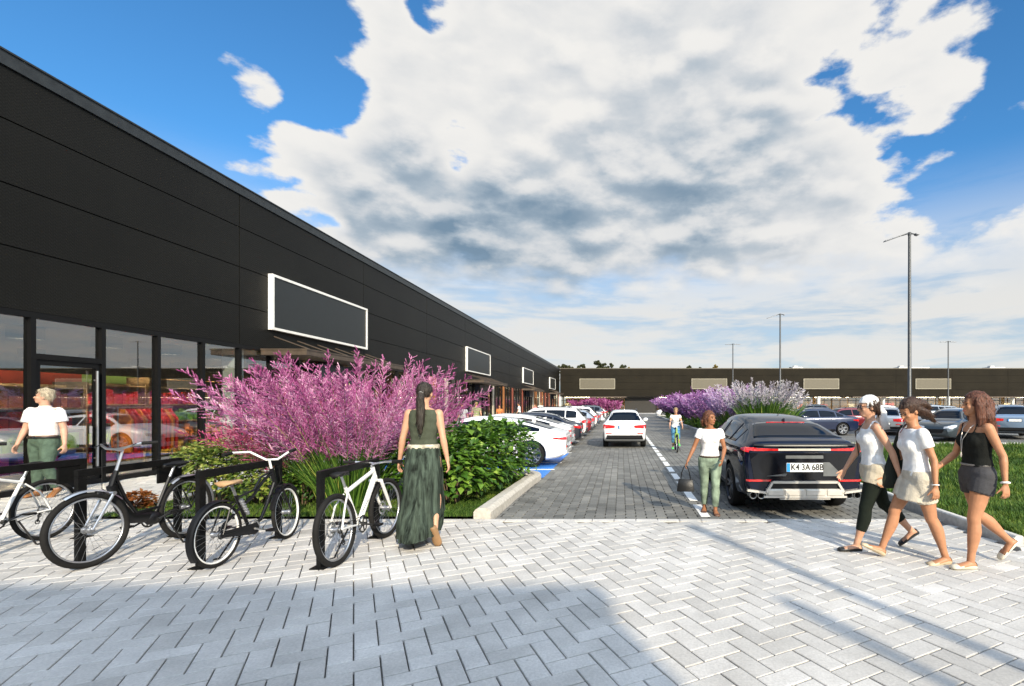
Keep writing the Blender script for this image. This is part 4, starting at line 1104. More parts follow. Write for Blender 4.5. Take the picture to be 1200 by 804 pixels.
def rack(label, x, ya, yb, plate=False):
    t = thing('bike_rack', label, 'bike rack', (x,0,0), 0, 'black bike racks')
    m = mat('rack_black', (.006,.006,.006), .45, var=.2, scale=20, spec=.2, bump=.1)
    w = .042; d = .075; h = .945
    mb = MB(); mb.box(-w/2,w/2,ya,ya+d,0,h-d-.0); mb.build('post', m, t)
    mb = MB(); mb.box(-w/2,w/2,yb-d,yb,0,h-d-.0); mb.build('post', m, t)
    mb = MB(); mb.box(-w/2,w/2,ya,yb,h-d+.001,h); mb.build('top_bar', m, t)
    for y in (ya+d/2, yb-d/2):
        mb = MB(); mb.box(-.07,.07,y-.07,y+.07,.002,.012); f = mb.build('foot_plate', m, t)
    if plate:
        mb = MB(); mb.box(-.012,.012,yb-.30,yb-d-.002,h-.27,h-d-.001); mb.build('plate', m, t)
    return t
def bikes():
    bike_mats()
    rack('black flat bar rack at the left edge, in front of the man', -6.44, 4.87, 6.05, True)
    rack('black flat bar rack beside the black electric bicycle', -5.36, 4.95, 6.12, True)
    rack('black flat bar rack beside the cruiser bicycle with the tan saddle', -4.10, 4.87, 6.06)
    rack('rightmost black flat bar rack, beside the white mountain bicycle', -2.93, 4.87, 6.06)
    bicycle('white city bicycle cut off by the left edge, only its rear half in view', (-6.78,5.93,0), R(180), 'city', 'bike_white', wb=1.06, r=.355)
    bicycle('black step-through electric bicycle with its front wheel turned to us', (-5.20,6.02,0), R(180), 'ebike', 'bike_black', wb=1.10, r=.365, steer=-9, tw=.028)
    bicycle('small black cruiser bicycle with a tan saddle and white swept handlebar', (-3.96,4.93,0), R(0), 'cruiser', 'bike_black', wb=1.05, r=.315, steer=9, saddle='tan_leather', rimm='rim_white', tw=.02)
    bicycle('white mountain bicycle with black tyres beside the woman in green', (-2.80,4.97,0), R(0), 'mtb', 'bike_white', wb=1.06, r=.355, steer=-4, lean=-3, tw=.028)
# ------------------------------------------------------------------ cars
def pchip(P):
    xs = [p[0] for p in P]; ys = [p[1] for p in P]; n = len(P)
    h = [xs[i+1]-xs[i] for i in range(n-1)]; d = [(ys[i+1]-ys[i])/h[i] for i in range(n-1)]
    m = [d[0]]+[0 if d[i-1]*d[i] <= 0 else 2*d[i-1]*d[i]/(d[i-1]+d[i]) for i in range(1,n-1)]+[d[-1]]
    def f(x):
        if x <= xs[0]: return ys[0]
        if x >= xs[-1]: return ys[-1]
        i = max(k for k in range(n-1) if xs[k] <= x); t = (x-xs[i])/h[i]
        return (ys[i]*(1+2*t)*(1-t)**2+m[i]*h[i]*t*(1-t)**2+ys[i+1]*t*t*(3-2*t)+m[i+1]*h[i]*t*t*(t-1))
    return f
CAR = {
 'coupe_suv': dict(L=5.1, top=[(0,1.12),(.02,1.17),(.08,1.215),(.25,1.25),(.95,1.485),(1.6,1.59),(2.3,1.62),(2.95,1.57),(3.85,1.14),(4.7,.98),(5.0,.86),(5.1,.66)],
    belt=[(0,1.05),(.1,1.10),(.4,1.13),(1.2,1.12),(3.8,1.04),(4.7,.9),(5.1,.62)], bot=[(0,.40),(.2,.31),(.6,.27),(4.6,.26),(5.0,.3),(5.1,.4)],
    wid=[(0,.90),(.06,.95),(.25,.99),(.9,1.0),(2.2,.955),(4.0,.985),(4.7,.93),(5.0,.78),(5.1,.62)], roof=.60, wheels=(.98,4.0), wr=.385,
    side=[(.85,1.32),(1.37,2.28),(2.36,3.55)], rear=(.30,.98), wind=(3.02,3.78)),
 'sports_sedan': dict(L=5.0, top=[(0,.78),(.02,.88),(.07,.94),(.25,1.0),(.6,1.10),(1.3,1.29),(2.0,1.40),(2.5,1.42),(3.0,1.36),(3.75,1.02),(4.5,.86),(4.9,.70),(5,.52)],
    belt=[(0,.72),(.08,.88),(.3,.94),(1.2,.97),(3.7,.92),(4.6,.78),(5,.5)], bot=[(0,.36),(.2,.26),(.6,.2),(4.5,.19),(4.9,.22),(5,.32)],
    wid=[(0,.80),(.06,.88),(.3,.94),(1.0,.975),(2.2,.925),(3.9,.955),(4.5,.91),(4.85,.75),(5,.58)], roof=.54, wheels=(.95,3.9), wr=.36,
    side=[(.75,1.35),(1.4,2.2),(2.27,3.5)], rear=(.45,1.3), wind=(3.02,3.68)),
 'suv': dict(L=4.65, top=[(0,1.0),(.02,1.07),(.07,1.12),(.2,1.26),(.42,1.50),(.62,1.585),(1.2,1.635),(1.9,1.645),(2.6,1.60),(3.4,1.15),(4.1,1.04),(4.5,.92),(4.65,.70)],
    belt=[(0,.94),(.08,1.05),(.3,1.08),(3.4,1.03),(4.3,.95),(4.65,.66)], bot=[(0,.42),(.15,.32),(.5,.26),(4.2,.25),(4.55,.3),(4.65,.4)],
    wid=[(0,.82),(.05,.88),(.25,.925),(.9,.945),(2.2,.92),(3.6,.935),(4.2,.90),(4.55,.74),(4.65,.58)], roof=.60, wheels=(.88,3.7), wr=.365,
    side=[(.46,.98),(1.03,1.95),(2.02,3.1)], rear=(.13,.48), wind=(2.68,3.34)),
 'estate': dict(L=4.6, top=[(0,.86),(.02,.94),(.07,1.0),(.2,1.14),(.48,1.36),(.7,1.43),(1.3,1.475),(2.0,1.485),(2.6,1.44),(3.4,1.02),(4.1,.90),(4.45,.78),(4.6,.58)],
    belt=[(0,.82),(.08,.93),(.3,.96),(3.4,.91),(4.2,.82),(4.6,.55)], bot=[(0,.38),(.15,.27),(.5,.2),(4.1,.19),(4.5,.22),(4.6,.34)],
    wid=[(0,.78),(.05,.84),(.25,.885),(.9,.905),(2.2,.88),(3.6,.895),(4.1,.86),(4.45,.72),(4.6,.56)], roof=.57, wheels=(.85,3.6), wr=.335,
    side=[(.45,1.05),(1.1,2.0),(2.06,3.1)], rear=(.12,.50), wind=(2.70,3.34)),
 'sedan': dict(L=4.7, top=[(0,.84),(.02,.93),(.07,.98),(.45,1.03),(.62,1.06),(1.25,1.34),(1.9,1.435),(2.4,1.44),(2.85,1.38),(3.55,1.0),(4.25,.86),(4.58,.74),(4.7,.55)],
    belt=[(0,.80),(.08,.93),(.4,.965),(1.2,.96),(3.5,.91),(4.3,.80),(4.7,.52)], bot=[(0,.36),(.15,.26),(.5,.2),(4.2,.19),(4.6,.22),(4.7,.32)],
    wid=[(0,.76),(.05,.82),(.3,.88),(1.0,.91),(2.2,.885),(3.6,.90),(4.2,.86),(4.55,.72),(4.7,.56)], roof=.55, wheels=(.92,3.7), wr=.335,
    side=[(.85,1.2),(1.27,2.1),(2.16,3.3)], rear=(.66,1.26), wind=(2.90,3.5)),
}
def car_mats():
    mat('car_glass', (.003,.006,.012), .03, var=.02, spec=.16)
    mat('tyre', (.010,.010,.010), .8, var=.15, bump=.3, spec=.2); mat('rim', (.45,.46,.48), .28, metal=.9, var=.05); mat('rim_dark', (.06,.06,.065), .3, metal=.8, var=.05)
    mat('car_black', (.010,.010,.011), .32, var=.1, spec=.3); mat('car_gloss_black', (.004,.005,.008), .12, var=.1, spec=.4); mat('arch_black', (.006,.006,.006), .9)
    mat('lamp_red', (.55,.012,.012), .12, var=.25, scale=12, coat=1); mat('lamp_clear', (.62,.64,.66), .10, metal=.4, var=.2, scale=20, coat=1)
    mat('plate_white', (.78,.79,.78), .4, var=.03); mat('plate_blue', (.02,.25,.65), .4); mat('ink', (.01,.01,.012), .5)
    mat('silver_trim', (.62,.59,.53), .35, metal=.55, var=.05); mat('chrome', (.75,.75,.75), .12, metal=1, var=.03)
def paint(name, col, metal=.0):
    return mat('paint_'+name, col, .28, metal=metal, var=.03, scale=2, coat=1.0)
_proto = {}
def car_body(kind):
    if kind in _proto: return _proto[kind]
    S = CAR[kind]; L = S['L']; T = pchip(S['top']); B = pchip(S['belt']); O = pchip(S['bot']); W = pchip(S['wid']); WR = S['roof']
    ys = sorted(set([0,.012,.03,.06,.10,.16,.24,.34]+[.34+i*(L-.68)/46 for i in range(47)]+[L-.24,L-.16,L-.10,L-.06,L-.03,L-.012,L]))
    rings = []
    def half(y):
        w = W(y); zt = T(y); zb = O(y); zs = min(B(y), zt-.03); g = zt-zs
        k = min(1, g/.42); wr = w*.93+(WR+.05*0-w*.93)*k**.8
        zm = zb+(zs-zb)*.55
        e = zs+g*(.80-.0*k)
        ins = .955
        return [(w*.78,zb),(w*.90,zb+.015),(w*.955,zb+.06),(w*.975,zb+.16),(w*.985,zm-.08),(w*1.0,zm+.02),(w*.995,zs-.10),(w*.975,zs-.03),(w*ins,zs),
                (w*.945+(wr-w*.945)*.10,zs+(e-zs)*.10),(w*.945+(wr-w*.945)*.5,zs+(e-zs)*.5),(w*.945+(wr-w*.945)*.9,zs+(e-zs)*.9),(wr*.955,e+g*.075),(wr*.86,zs+g*.945),(wr*.6,zs+g*.985),(wr*.3,zs+g*.998)], zt, zb
    for y in ys:
        h, zt, zb = half(y)
        rings.append([Vector((0,y,zb))]+[Vector((x,y,z)) for x, z in h]+[Vector((0,y,zt))]+[Vector((-x,y,z)) for x, z in reversed(h)])
    mb = MB(); mb.loft(rings); me = mb.mesh('body')
    bm = bmesh.new(); bm.from_mesh(me); bmesh.ops.recalc_face_normals(bm, faces=bm.faces); bm.to_mesh(me)
    bvh = BVHTree.FromBMesh(bm); bm.free()
    me.materials.append(MATS['arch_black']); me.materials.append(MATS['arch_black'])
    o = bpy.data.objects.new('tmp', me); C.objects.link(o)
    cb = MB()
    for wy in S['wheels']:
        for s in (1,-1):
            x0, x1 = (.52, 1.4) if s > 0 else (-1.4,-.52)
            r = S['wr']*1.13; n = 36
            pl = [(wy+r*math.cos(2*PI*i/n), S['wr']+r*math.sin(2*PI*i/n)) for i in range(n)]
            cb.prism(pl, 'x', x0, x1)
    cme = cb.mesh('cut'); bm = bmesh.new(); bm.from_mesh(cme); bmesh.ops.recalc_face_normals(bm, faces=bm.faces); bm.to_mesh(cme); bm.free()
    for m in (MATS['arch_black'], MATS['arch_black']): cme.materials.append(m)
    cme.polygons.foreach_set('material_index', [1]*len(cme.polygons))
    co = bpy.data.objects.new('cut', cme); C.objects.link(co)
    md = o.modifiers.new('b', 'BOOLEAN'); md.operation = 'DIFFERENCE'; md.solver = 'EXACT'; md.object = co
    dg = bpy.context.evaluated_depsgraph_get(); out = bpy.data.meshes.new_from_object(o.evaluated_get(dg))
    bpy.data.objects.remove(o); bpy.data.objects.remove(co)
    _proto[kind] = (out, bvh, half)
    return _proto[kind]
def patch(mb, bvh, grid, d, off=.006, th=.02):
    """a thin slab laid on the bodywork: grid rows of points, projected along d"""
    d = Vector(d).normalized(); n = len(grid[0]); pts = []
    for row in grid:
        for p in row:
            p = Vector(p); hit = bvh.ray_cast(p, d)
            pts.append((hit[0], -d if hit[0] is None else hit[1]) if hit[0] is not None else None)
    idx = {}; vs = []
    for i, q in enumerate(pts):
        if q is None: continue
        nrm = q[1] if q[1].dot(d) < 0 else -q[1]
        idx[i] = len(vs); vs += [q[0]-d*off+nrm*off*.5, q[0]+d*th]
    fs = []; cnt = {}
    for r in range(len(grid)-1):
        for c in range(n-1):
            k = (r*n+c, r*n+c+1, (r+1)*n+c+1, (r+1)*n+c)
            if all(i in idx for i in k):
                f = [idx[i] for i in k]; fs.append(tuple(f))
                for a in range(4):
                    e = (f[a], f[(a+1)%4]); cnt[e] = cnt.get(e,0)+1
    side = []
    for (a,b) in cnt:
        if (b,a) not in cnt: side.append((b,a,a+1,b+1))
    mb.add(vs, fs+side)
def grid4(a, b, c, d, nu=10, nv=4):
    """a-b along the bottom, d-c along the top"""
    a,b,c,d = map(Vector,(a,b,c,d))
    return [[a.lerp(b,u/nu).lerp(d.lerp(c,u/nu), v/nv) for u in range(nu+1)] for v in range(nv+1)]
def make_wheel(par, x, y, r, s, w=.23, rimm='rim', spokes=5):
    hub = MB(); hub.tube([(s*.02,0,0),(s*.06,0,0)], r*.42, 20); hub.tube([(s*.06,0,0),(s*.085,0,0)], r*.12, 12)
    h = hub.build('wheel', MATS['car_black'], par); h.location = (x,y,r)
    t = MB(); prof = [(-w/2,.70),(-w/2,.86),(-w*.46,.95),(-w*.36,.99),(0,1.0),(w*.36,.99),(w*.46,.95),(w/2,.86),(w/2,.70)]
    n = 36; rings = [[(px, r*q*math.cos(2*PI*i/n), r*q*math.sin(2*PI*i/n)) for i in range(n)] for px, q in prof]
    t.loft(rings, caps=False); t.build('tyre', MATS['tyre'], h, smooth=40, fix=True)
    m = MB(); rings = [[(s*px, r*q*math.cos(2*PI*i/n), r*q*math.sin(2*PI*i/n)) for i in range(n)] for px, q in ((-.08,.66),(w/2-.01,.70),(w/2+.002,.73),(w/2+.002,.69),(w/2-.02,.65))]
    m.loft(rings, caps=False)
    for k in range(spokes):
        a = 2*PI*k/spokes
        for da in (-.13,.13):
            c1 = Vector((0,math.cos(a+da*.6),math.sin(a+da*.6))); c2 = Vector((0,math.cos(a+da*1.6),math.sin(a+da*1.6)))
            m.tube([c1*r*.10+Vector((s*(w/2-.04),0,0)), c2*r*.68+Vector((s*(w/2-.025),0,0))], [(.028,.016),(.022,.014)], 6, side=(0,-c1.z,c1.y))
    m.build('rim', MATS[rimm], h, fix=True)
    return h
def text_mesh(s, size, name='letter'):
    cu = bpy.data.curves.new('t','FONT'); cu.body = s; cu.size = size; cu.align_x = 'CENTER'; cu.align_y = 'CENTER'; cu.extrude = .001; cu.offset = .003
    o = bpy.data.objects.new('t', cu); C.objects.link(o); dg = bpy.context.evaluated_depsgraph_get()
    me = bpy.data.meshes.new_from_object(o.evaluated_get(dg)); bpy.data.objects.remove(o)
    return me
def car(kind, label, loc, rz, pmat, scale=.88, group=None, plate=None, rimm='rim', lowdark=True, name='parked_car', two_tone=None):
    me, bvh, half = car_body(kind); S = CAR[kind]; L = S['L']
    t = thing(name, label, 'car', loc, rz, group, scale)
    bme = me.copy()
    if kind == 'suv' and lowdark:
        for p in bme.polygons:
            if p.center.z < .36 and p.material_index == 0: p.material_index = 2
    link('body', bme, [pmat, MATS['arch_black'], mat('cladding_plastic', (.05,.048,.045), .6)], t, smooth=32)
    G = MATS['car_glass']; T = pchip(S['top']); B = pchip(S['belt']); W = pchip(S['wid']); O = pchip(S['bot'])
    g = lambda y: T(y)-min(B(y),T(y)-.03)
    for y0, y1 in S['side']:
        for s in (1,-1):
            rows = []
            for v in range(6):
                f = v/5; rows.append([])
                for u in range(13):
                    y = y0+(y1-y0)*u/12; zs = B(y); gg = g(y)
                    rows[-1].append(Vector((s*2, y, zs+.035+(gg*.80-.065)*f)))
            # keep only where there is height for glass
            if g((y0+y1)/2) < .12: continue
            mb = MB(); patch(mb, bvh, rows, (-s,0,0), .004, .015); 
            if mb.v: mb.build('side_window', G, t, smooth=True, fix=True)
    for nm, (y0,y1) in (('rear_window',S['rear']),('windscreen',S['wind'])):
        rows = []
        for v in range(9):
            y = y0+(y1-y0)*v/8; h = half(y)[0]; xr = h[12][0]*.97
            rows.append([Vector((xr*(-1+2*u/14), y, 3)) for u in range(15)])
        mb = MB(); patch(mb, bvh, rows, (0,0,-1), .004, .012); mb.build(nm, G, t, smooth=True, fix=True)
    for wy in S['wheels']:
        for s in (1,-1): make_wheel(t, s*(W(wy)-.125), wy, S['wr'], s, rimm=rimm)
    w0 = W(.05)
    zt = T(0)
    if kind != 'coupe_suv':
        zl = {'suv':.93,'estate':.82,'sedan':.80,'sports_sedan':.80}[kind]; hh = {'suv':.085,'estate':.10,'sedan':.06,'sports_sedan':.04}[kind]
        for s in (1,-1):
            mb = MB()
            patch(mb, bvh, grid4((s*w0*.48,-1,zl-hh*.7),(s*w0*.93,-1,zl-hh),(s*w0*.95,-1,zl+hh),(s*w0*.46,-1,zl+hh*.5)), (0,1,0), .008)
            # wrapped round the corner
            patch(mb, bvh, grid4((s*2,.03,zl-hh),(s*2,.34,zl-hh*.1),(s*2,.36,zl+hh*.7),(s*2,.03,zl+hh)), (-s,0,0), .008)
            mb.build('tail_light', MATS['lamp_red'], t, fix=True)
        mb = MB(); zb = O(0); patch(mb, bvh, grid4((-w0*.9,-1,zb-.03),(w0*.9,-1,zb-.03),(w0*.86,-1,zb+(.14 if kind == 'suv' else .10)),(-w0*.86,-1,zb+(.14 if kind == 'suv' else .10))), (0,1,0), .012)
        mb.build('rear_bumper', MATS['car_black'] if lowdark else pmat, t, fix=True)
        for s in (1,-1):
            mb = MB(); patch(mb, bvh, grid4((s*w0*.62,-1,zb+.19),(s*w0*.9,-1,zb+.19),(s*w0*.9,-1,zb+.23),(s*w0*.62,-1,zb+.23)), (0,1,0), .014)
            mb.build('reflector', MATS['lamp_red'], t, fix=True)
        zp = zl-.03 if kind == 'suv' else zl-.20
        mb = MB(); mb.box(-.26,.26,-.022,-.006,zp-.055,zp+.055); p = mb.build('number_plate', MATS['plate_white'], t)
        mb = MB(); mb.box(-.28,.28,-.012,-.0055,zp-.07,zp+.07); mb.build('plate_frame', MATS['car_black'], p)
        mb = MB(); mb.box(-.258,-.215,-.025,-.0222,zp-.052,zp+.052); mb.build('band', MATS['plate_blue'], p)
    # front end
    zf = B(L-.3)-.06
    for s in (1,-1):
        mb = MB(); patch(mb, bvh, grid4((s*W(L)*.70,L+1,zf-.12),(s*W(L-.3)*.97,L+1,zf-.04),(s*W(L-.3)*.97,L+1,zf+.05),(s*W(L)*.70,L+1,zf-.03)), (0,-1,0), .010)
        patch(mb, bvh, grid4((s*2,L-.30,zf-.04),(s*2,L-.06,zf-.12),(s*2,L-.06,zf-.03),(s*2,L-.34,zf+.05)), (-s,0,0), .010)
        mb.build('headlight', MATS['lamp_clear'], t, fix=True)
    mb = MB(); wf = W(L); zb = O(L)
    patch(mb, bvh, grid4((-wf*.6,L+1,zb+.06),(wf*.6,L+1,zb+.06),(wf*.75,L+1,zf-.14),(-wf*.75,L+1,zf-.14)), (0,-1,0), .01)
    mb.build('grille', MATS['car_black'], t, fix=True)
    for s in (1,-1):
        y = S['wind'][1]-.35; mb = MB(); mb.ell((s*(W(y)+.11), y, B(y)+.10), (.12,.07,.085), n=12, m=8); mb.tube([(s*W(y)*.93,y,B(y)+.03),(s*(W(y)+.06),y,B(y)+.06)], .025, 6)
        mb.build('wing_mirror', pmat, t, smooth=True)
        for y0, y1 in S['side'][1:]:
            y = y0+.08; mb = MB(); patch(mb, bvh, [[Vector((s*2,y+.19*u/4,B(y)-.10+.03*v)) for u in range(5)] for v in range(2)], (-s,0,0), .022, .01); mb.build('door_handle', pmat, t, fix=True)
        mb = MB(); ya = S['wheels'][0]+S['wr']*1.2; yb = S['wheels'][1]-S['wr']*1.2
        patch(mb, bvh, [[Vector((s*2, ya+(yb-ya)*u/10, O(ya)+.03+.10*v)) for u in range(11)] for v in range(2)], (-s,0,0), .012, .02); mb.build('sill_trim', MATS['car_black'], t, fix=True)
    if kind in ('suv','estate'):
        for s in (1,-1):
            mb = MB(); mb.tube([(s*S['roof']*.9,.75,T(.75)-.02),(s*S['roof']*.92,.85,T(.85)+.035),(s*S['roof']*.92,2.3,T(2.3)+.03),(s*S['roof']*.9,2.45,T(2.45)-.02)], .018, 6); mb.build('roof_rail', MATS['car_black'], t)
    mb = MB(); mb.loft([[(-.012,1.0,T(1.0)-.01),(.012,1.0,T(1.0)-.01),(.012,1.16,T(1.16)-.01),(-.012,1.16,T(1.16)-.01)],[(-.004,.98,T(1.0)+.06),(.004,.98,T(1.0)+.06),(.004,1.02,T(1.0)+.06),(-.004,1.02,T(1.0)+.06)]]); mb.build('aerial', pmat, t)
    return t
def recolour(t, pmat, rim=None):
    for c in t.children:
        if c.name.split('.')[0] in ('body','wing_mirror','door_handle','aerial'):
            c.material_slots[0].link = 'OBJECT'; c.material_slots[0].material = pmat
def dark_suv_details(t, kind='coupe_suv'):
    me, bvh, half = car_body(kind); S = CAR[kind]
    P = lambda nm, m, *gs, off=.010, th=.02, par=None: (lambda mb: ([patch(mb, bvh, g, (0,1,0), off, th) for g in gs], mb.build(nm, m, par or t, fix=True))[1])(MB())
    q = lambda x0, x1, z0, z1, x2=None, x3=None, nu=12: grid4((x0,-1,z0),(x1,-1,z0),(x3 if x3 is not None else x1,-1,z1),(x2 if x2 is not None else x0,-1,z1), nu, 4)
    # slim light bar: red outer thirds, pale middle
    P('tail_light_bar', MATS['silver_trim'], q(-.42,.42,1.065,1.10), off=.012)
    for s in (1,-1):
        mb = MB(); patch(mb, bvh, grid4((s*.42,-1,1.066),(s*.90,-1,1.062),(s*.92,-1,1.115),(s*.42,-1,1.096)), (0,1,0), .014)
        patch(mb, bvh, grid4((s*2,.02,1.04),(s*2,.20,1.07),(s*2,.20,1.10),(s*2,.02,1.115)), (-s,0,0), .010)
        mb.build('tail_light', MATS['lamp_red'], t, fix=True)
    P('spoiler_lip', MATS['car_black'], q(-.80,.80,1.135,1.165), off=.05)
    P('tailgate_panel', MATS['car_gloss_black'], q(-.80,.80,.60,1.03,-.88,.88), off=.006)
    P('trunk_trim', mat('trim_grey', (.20,.21,.21), .3, metal=.7), q(-.60,-.30,.66,.70,-.32,-.28), q(.30,.62,.66,.88,.30,.40), q(-.30,.30,.94,.99), off=.012)
    # number plate with its letters
    zp = .80
    mb = MB(); mb.box(-.29,.29,-.03,-.004,zp-.07,zp+.07); pl = mb.build('number_plate', MATS['plate_white'], t)
    mb = MB(); mb.box(-.287,-.235,-.034,-.0302,zp-.067,zp+.067); mb.build('band', MATS['plate_blue'], pl)
    for txt, x in (('K4',-.155),('3A',.015),('68B',.205)):
        m = text_mesh(txt, .122); m.transform(Matrix.Translation((x,-.032,zp)) @ Matrix.Rotation(R(90),4,'X') @ Matrix.Diagonal((1.0,1.15,1,1)))
        link('letters', m, MATS['ink'], pl)
    for x in (-.29,.26):
        mb = MB(); mb.box(-.02+x,.02+x,-.006,.02,zp+.1,zp+.11); mb.build('plate_lamp', MATS['chrome'], t)
    # bumper: reflectors, silver diffuser with fins, twin exhausts
    for s in (1,-1): P('reflector', MATS['lamp_red'], grid4((s*.55,-1,.575),(s*.92,-1,.575),(s*.92,-1,.605),(s*.53,-1,.605)), off=.016)
    Sv = MATS['silver_trim']
    mb = MB()
    def bar(a, b, h=.035, y0=-.06, y1=-.005):
        a = Vector(a); b = Vector(b); n = Vector((-(b-a).y,(b-a).x)).normalized()*h/2
        pl_ = [a+n,b+n,b-n,a-n]; mb.prism([(p.x,p.y) for p in pl_], 'y', y0, y1)
    bar((-.52,.565),(.52,.565)); bar((-.52,.565),(-.62,.40)); bar((.52,.565),(.62,.40)); bar((-.62,.40),(-.92,.44)); bar((.62,.40),(.92,.44))
    bar((-.66,.335),(.66,.335),.03); bar((-.40,.30),(.40,.30),.018,-.05)
    mb.build('diffuser_frame', Sv, t)
    mb = MB()
    for x0, x1 in ((-.60,-.345),(-.325,-.015),(.015,.325),(.345,.60)): mb.loft([[(x0,-.045,.345),(x1,-.045,.345),(x1-.0,-.045,.455),(x0+.0,-.045,.455)],[(x0+.01,-.062,.36),(x1-.01,-.062,.36),(x1-.01,-.062,.44),(x0+.01,-.062,.44)]])
    mb.box(-.62,.62,-.044,-.006,.34,.46)
    mb.build('diffuser', Sv, t, fix=True)
    mb = MB(); mb.box(-.52,.52,-.03,-.006,.462,.545); mb.build('diffuser_recess', MATS['car_black'], t)
    for s in (1,-1):
        for x in (.70,.83):
            mb = MB(); mb.tube([(s*x,-.05,.36),(s*x,.12,.36)], .058, 18, caps=False); mb.tube([(s*x,-.05,.36),(s*x,.12,.36)], .048, 18, caps=False); mb.ring((s*x,-.05,.36), .053, .006, 'y', 18, 6)
            e = mb.build('exhaust', MATS['trim_grey'], t, smooth=40); mb = MB(); mb.tube([(s*x,.05,.36),(s*x,.06,.36)], .047, 16); mb.build('bore', MATS['arch_black'], e)
    # high level brake light and fin
    mb = MB(); T = pchip(S['top']); mb.box(-.34,.34,.935,.955,T(.945)-.008,T(.945)+.010); mb.build('brake_light', MATS['lamp_red'], t)
def cars():
    car_mats(); white = paint('white', (.80,.80,.79)); black = paint('black', (.012,.015,.024)); silver = paint('silver', (.42,.45,.48), .6); blue = paint('steel_blue', (.15,.21,.29), .5)
    navy = paint('navy', (.008,.016,.05), .2); grey = paint('grey', (.10,.115,.13), .5); red = paint('maroon', (.16,.015,.02), .2); graph = paint('graphite', (.04,.055,.065), .4)
    t = car('coupe_suv', 'dark navy coupe SUV seen from behind with silver diffuser and white number plate', (2.58,7.10,-.002), 0, mat('paint_midnight', (.003,.006,.018), .07, var=.03, scale=2, spec=.30), .88, rimm='rim_dark')
    dark_suv_details(t)
    t = car('suv', 'white SUV driving away along the middle of the road', (.12,18.0,-.002), 0, white, .84, name='moving_car')
    # left row, noses to the shops
    gp = 'cars parked along the left of the road'
    ss = car('sports_sedan', 'white low sports car nearest the blue bay behind the hedge', (-1.40,13.5,-.002), R(90), white, .90, gp, lowdark=False)
    dup(ss, (-1.62,16.9,-.002), R(90), 'second white sports car from the blue bay, partly behind the first', gp)
    sv = car('suv', 'white SUV third from the blue bay in the left parking row', (-1.55,22.6,-.002), R(90), white, .88, gp)
    sd = car('sedan', 'dark saloon squeezed between the white sports car and the white SUV on the left', (-1.55,20.0,-.002), R(90), black, .88, gp)
    es = car('estate', 'silver estate car behind the white SUV in the left parking row', (-1.5,28.2,-.002), R(90), silver, .88, gp)
    more = [(sd,25.4,red,'maroon saloon between the white SUV and the silver estate on the left'),(sv,31.4,white,'white SUV beyond the silver estate in the left row'),(es,34.3,blue,'steel blue estate further along the left row'),(sd,37.4,silver,'silver saloon far along the left row'),
            (ss,41,white,'farther white sports car in the left row, tiny in the photo'),(sv,45,grey,'grey SUV far along the left row'),(es,50,white,'white estate near the far end of the left row'),(sd,56,graph,'graphite saloon at the far end of the left row')]
    for src, y, pm, tx in more:
        o = dup(src, (-1.5,y,-.002), R(90), tx, gp); recolour(o, pm)
    # right hand car park
    gp = 'cars in the right hand car park'
    lot = [(sd,(12.0,26.2),92,navy,'navy blue saloon facing left just behind the dark SUV and the first woman'),
           (es,(13.3,25.4),-38,silver,'silver estate with a red tail lamp between the first and second women'),
           (sd,(16.7,24.0),128,graph,'dark graphite saloon with its headlight towards us between the second and third women'),
           (sv,(17.5,22.4),-30,blue,'steel blue SUV seen from behind at the right edge behind the third woman'),
           (es,(15.8,31.0),90,red,'maroon estate behind the navy saloon'),
           (sv,(19.0,34.5),90,white,'white SUV parked behind the maroon estate'),
           (sd,(24.5,34),90,silver,'silver saloon in the second row behind the second woman'),
           (es,(29.5,34),90,blue,'steel blue estate in the second row above the graphite saloon'),
           (sv,(27.2,30.0),90,grey,'grey SUV behind the face of the third woman'),
           (sd,(35,34),90,white,'white saloon in the second row near the right edge'),
           (sd,(17.5,40),90,navy,'navy saloon in the third row near the tall lamp post'),
           (es,(21.5,41),90,white,'white estate in the third row, right of the tall lamp post'),
           (sv,(27,42),90,silver,'silver SUV in the third row behind the second woman'),
           (sd,(32,42),90,red,'maroon saloon in the third row under the far lamp post'),
           (es,(37,42),90,grey,'grey estate in the third row left of the third woman'),
           (sv,(43,42),90,white,'white SUV far right in the third row'),
           (sd,(15.5,44),90,white,'white saloon far behind the pale grass plumes'),
           (sv,(23,56),90,graph,'graphite SUV in the farthest row below a tan sign'),
           (sd,(30,57),90,blue,'steel blue saloon in the farthest row'),
           (es,(38,57),90,silver,'silver estate in the farthest row under the far shops'),
           (sd,(46,57),90,white,'white saloon in the farthest row near the right edge'),
           (es,(8.6,63.5),90,white,'far white estate just left of the purple flowers, past the cyclist'),
           (sd,(13.0,66.5),90,black,'far black saloon behind the purple flowers')]
    for src, (x,y), a, pm, tx in lot:
        o = dup(src, (x,y,-.002), R(a), tx, gp, .95 if y < 30 else .92); recolour(o, pm)
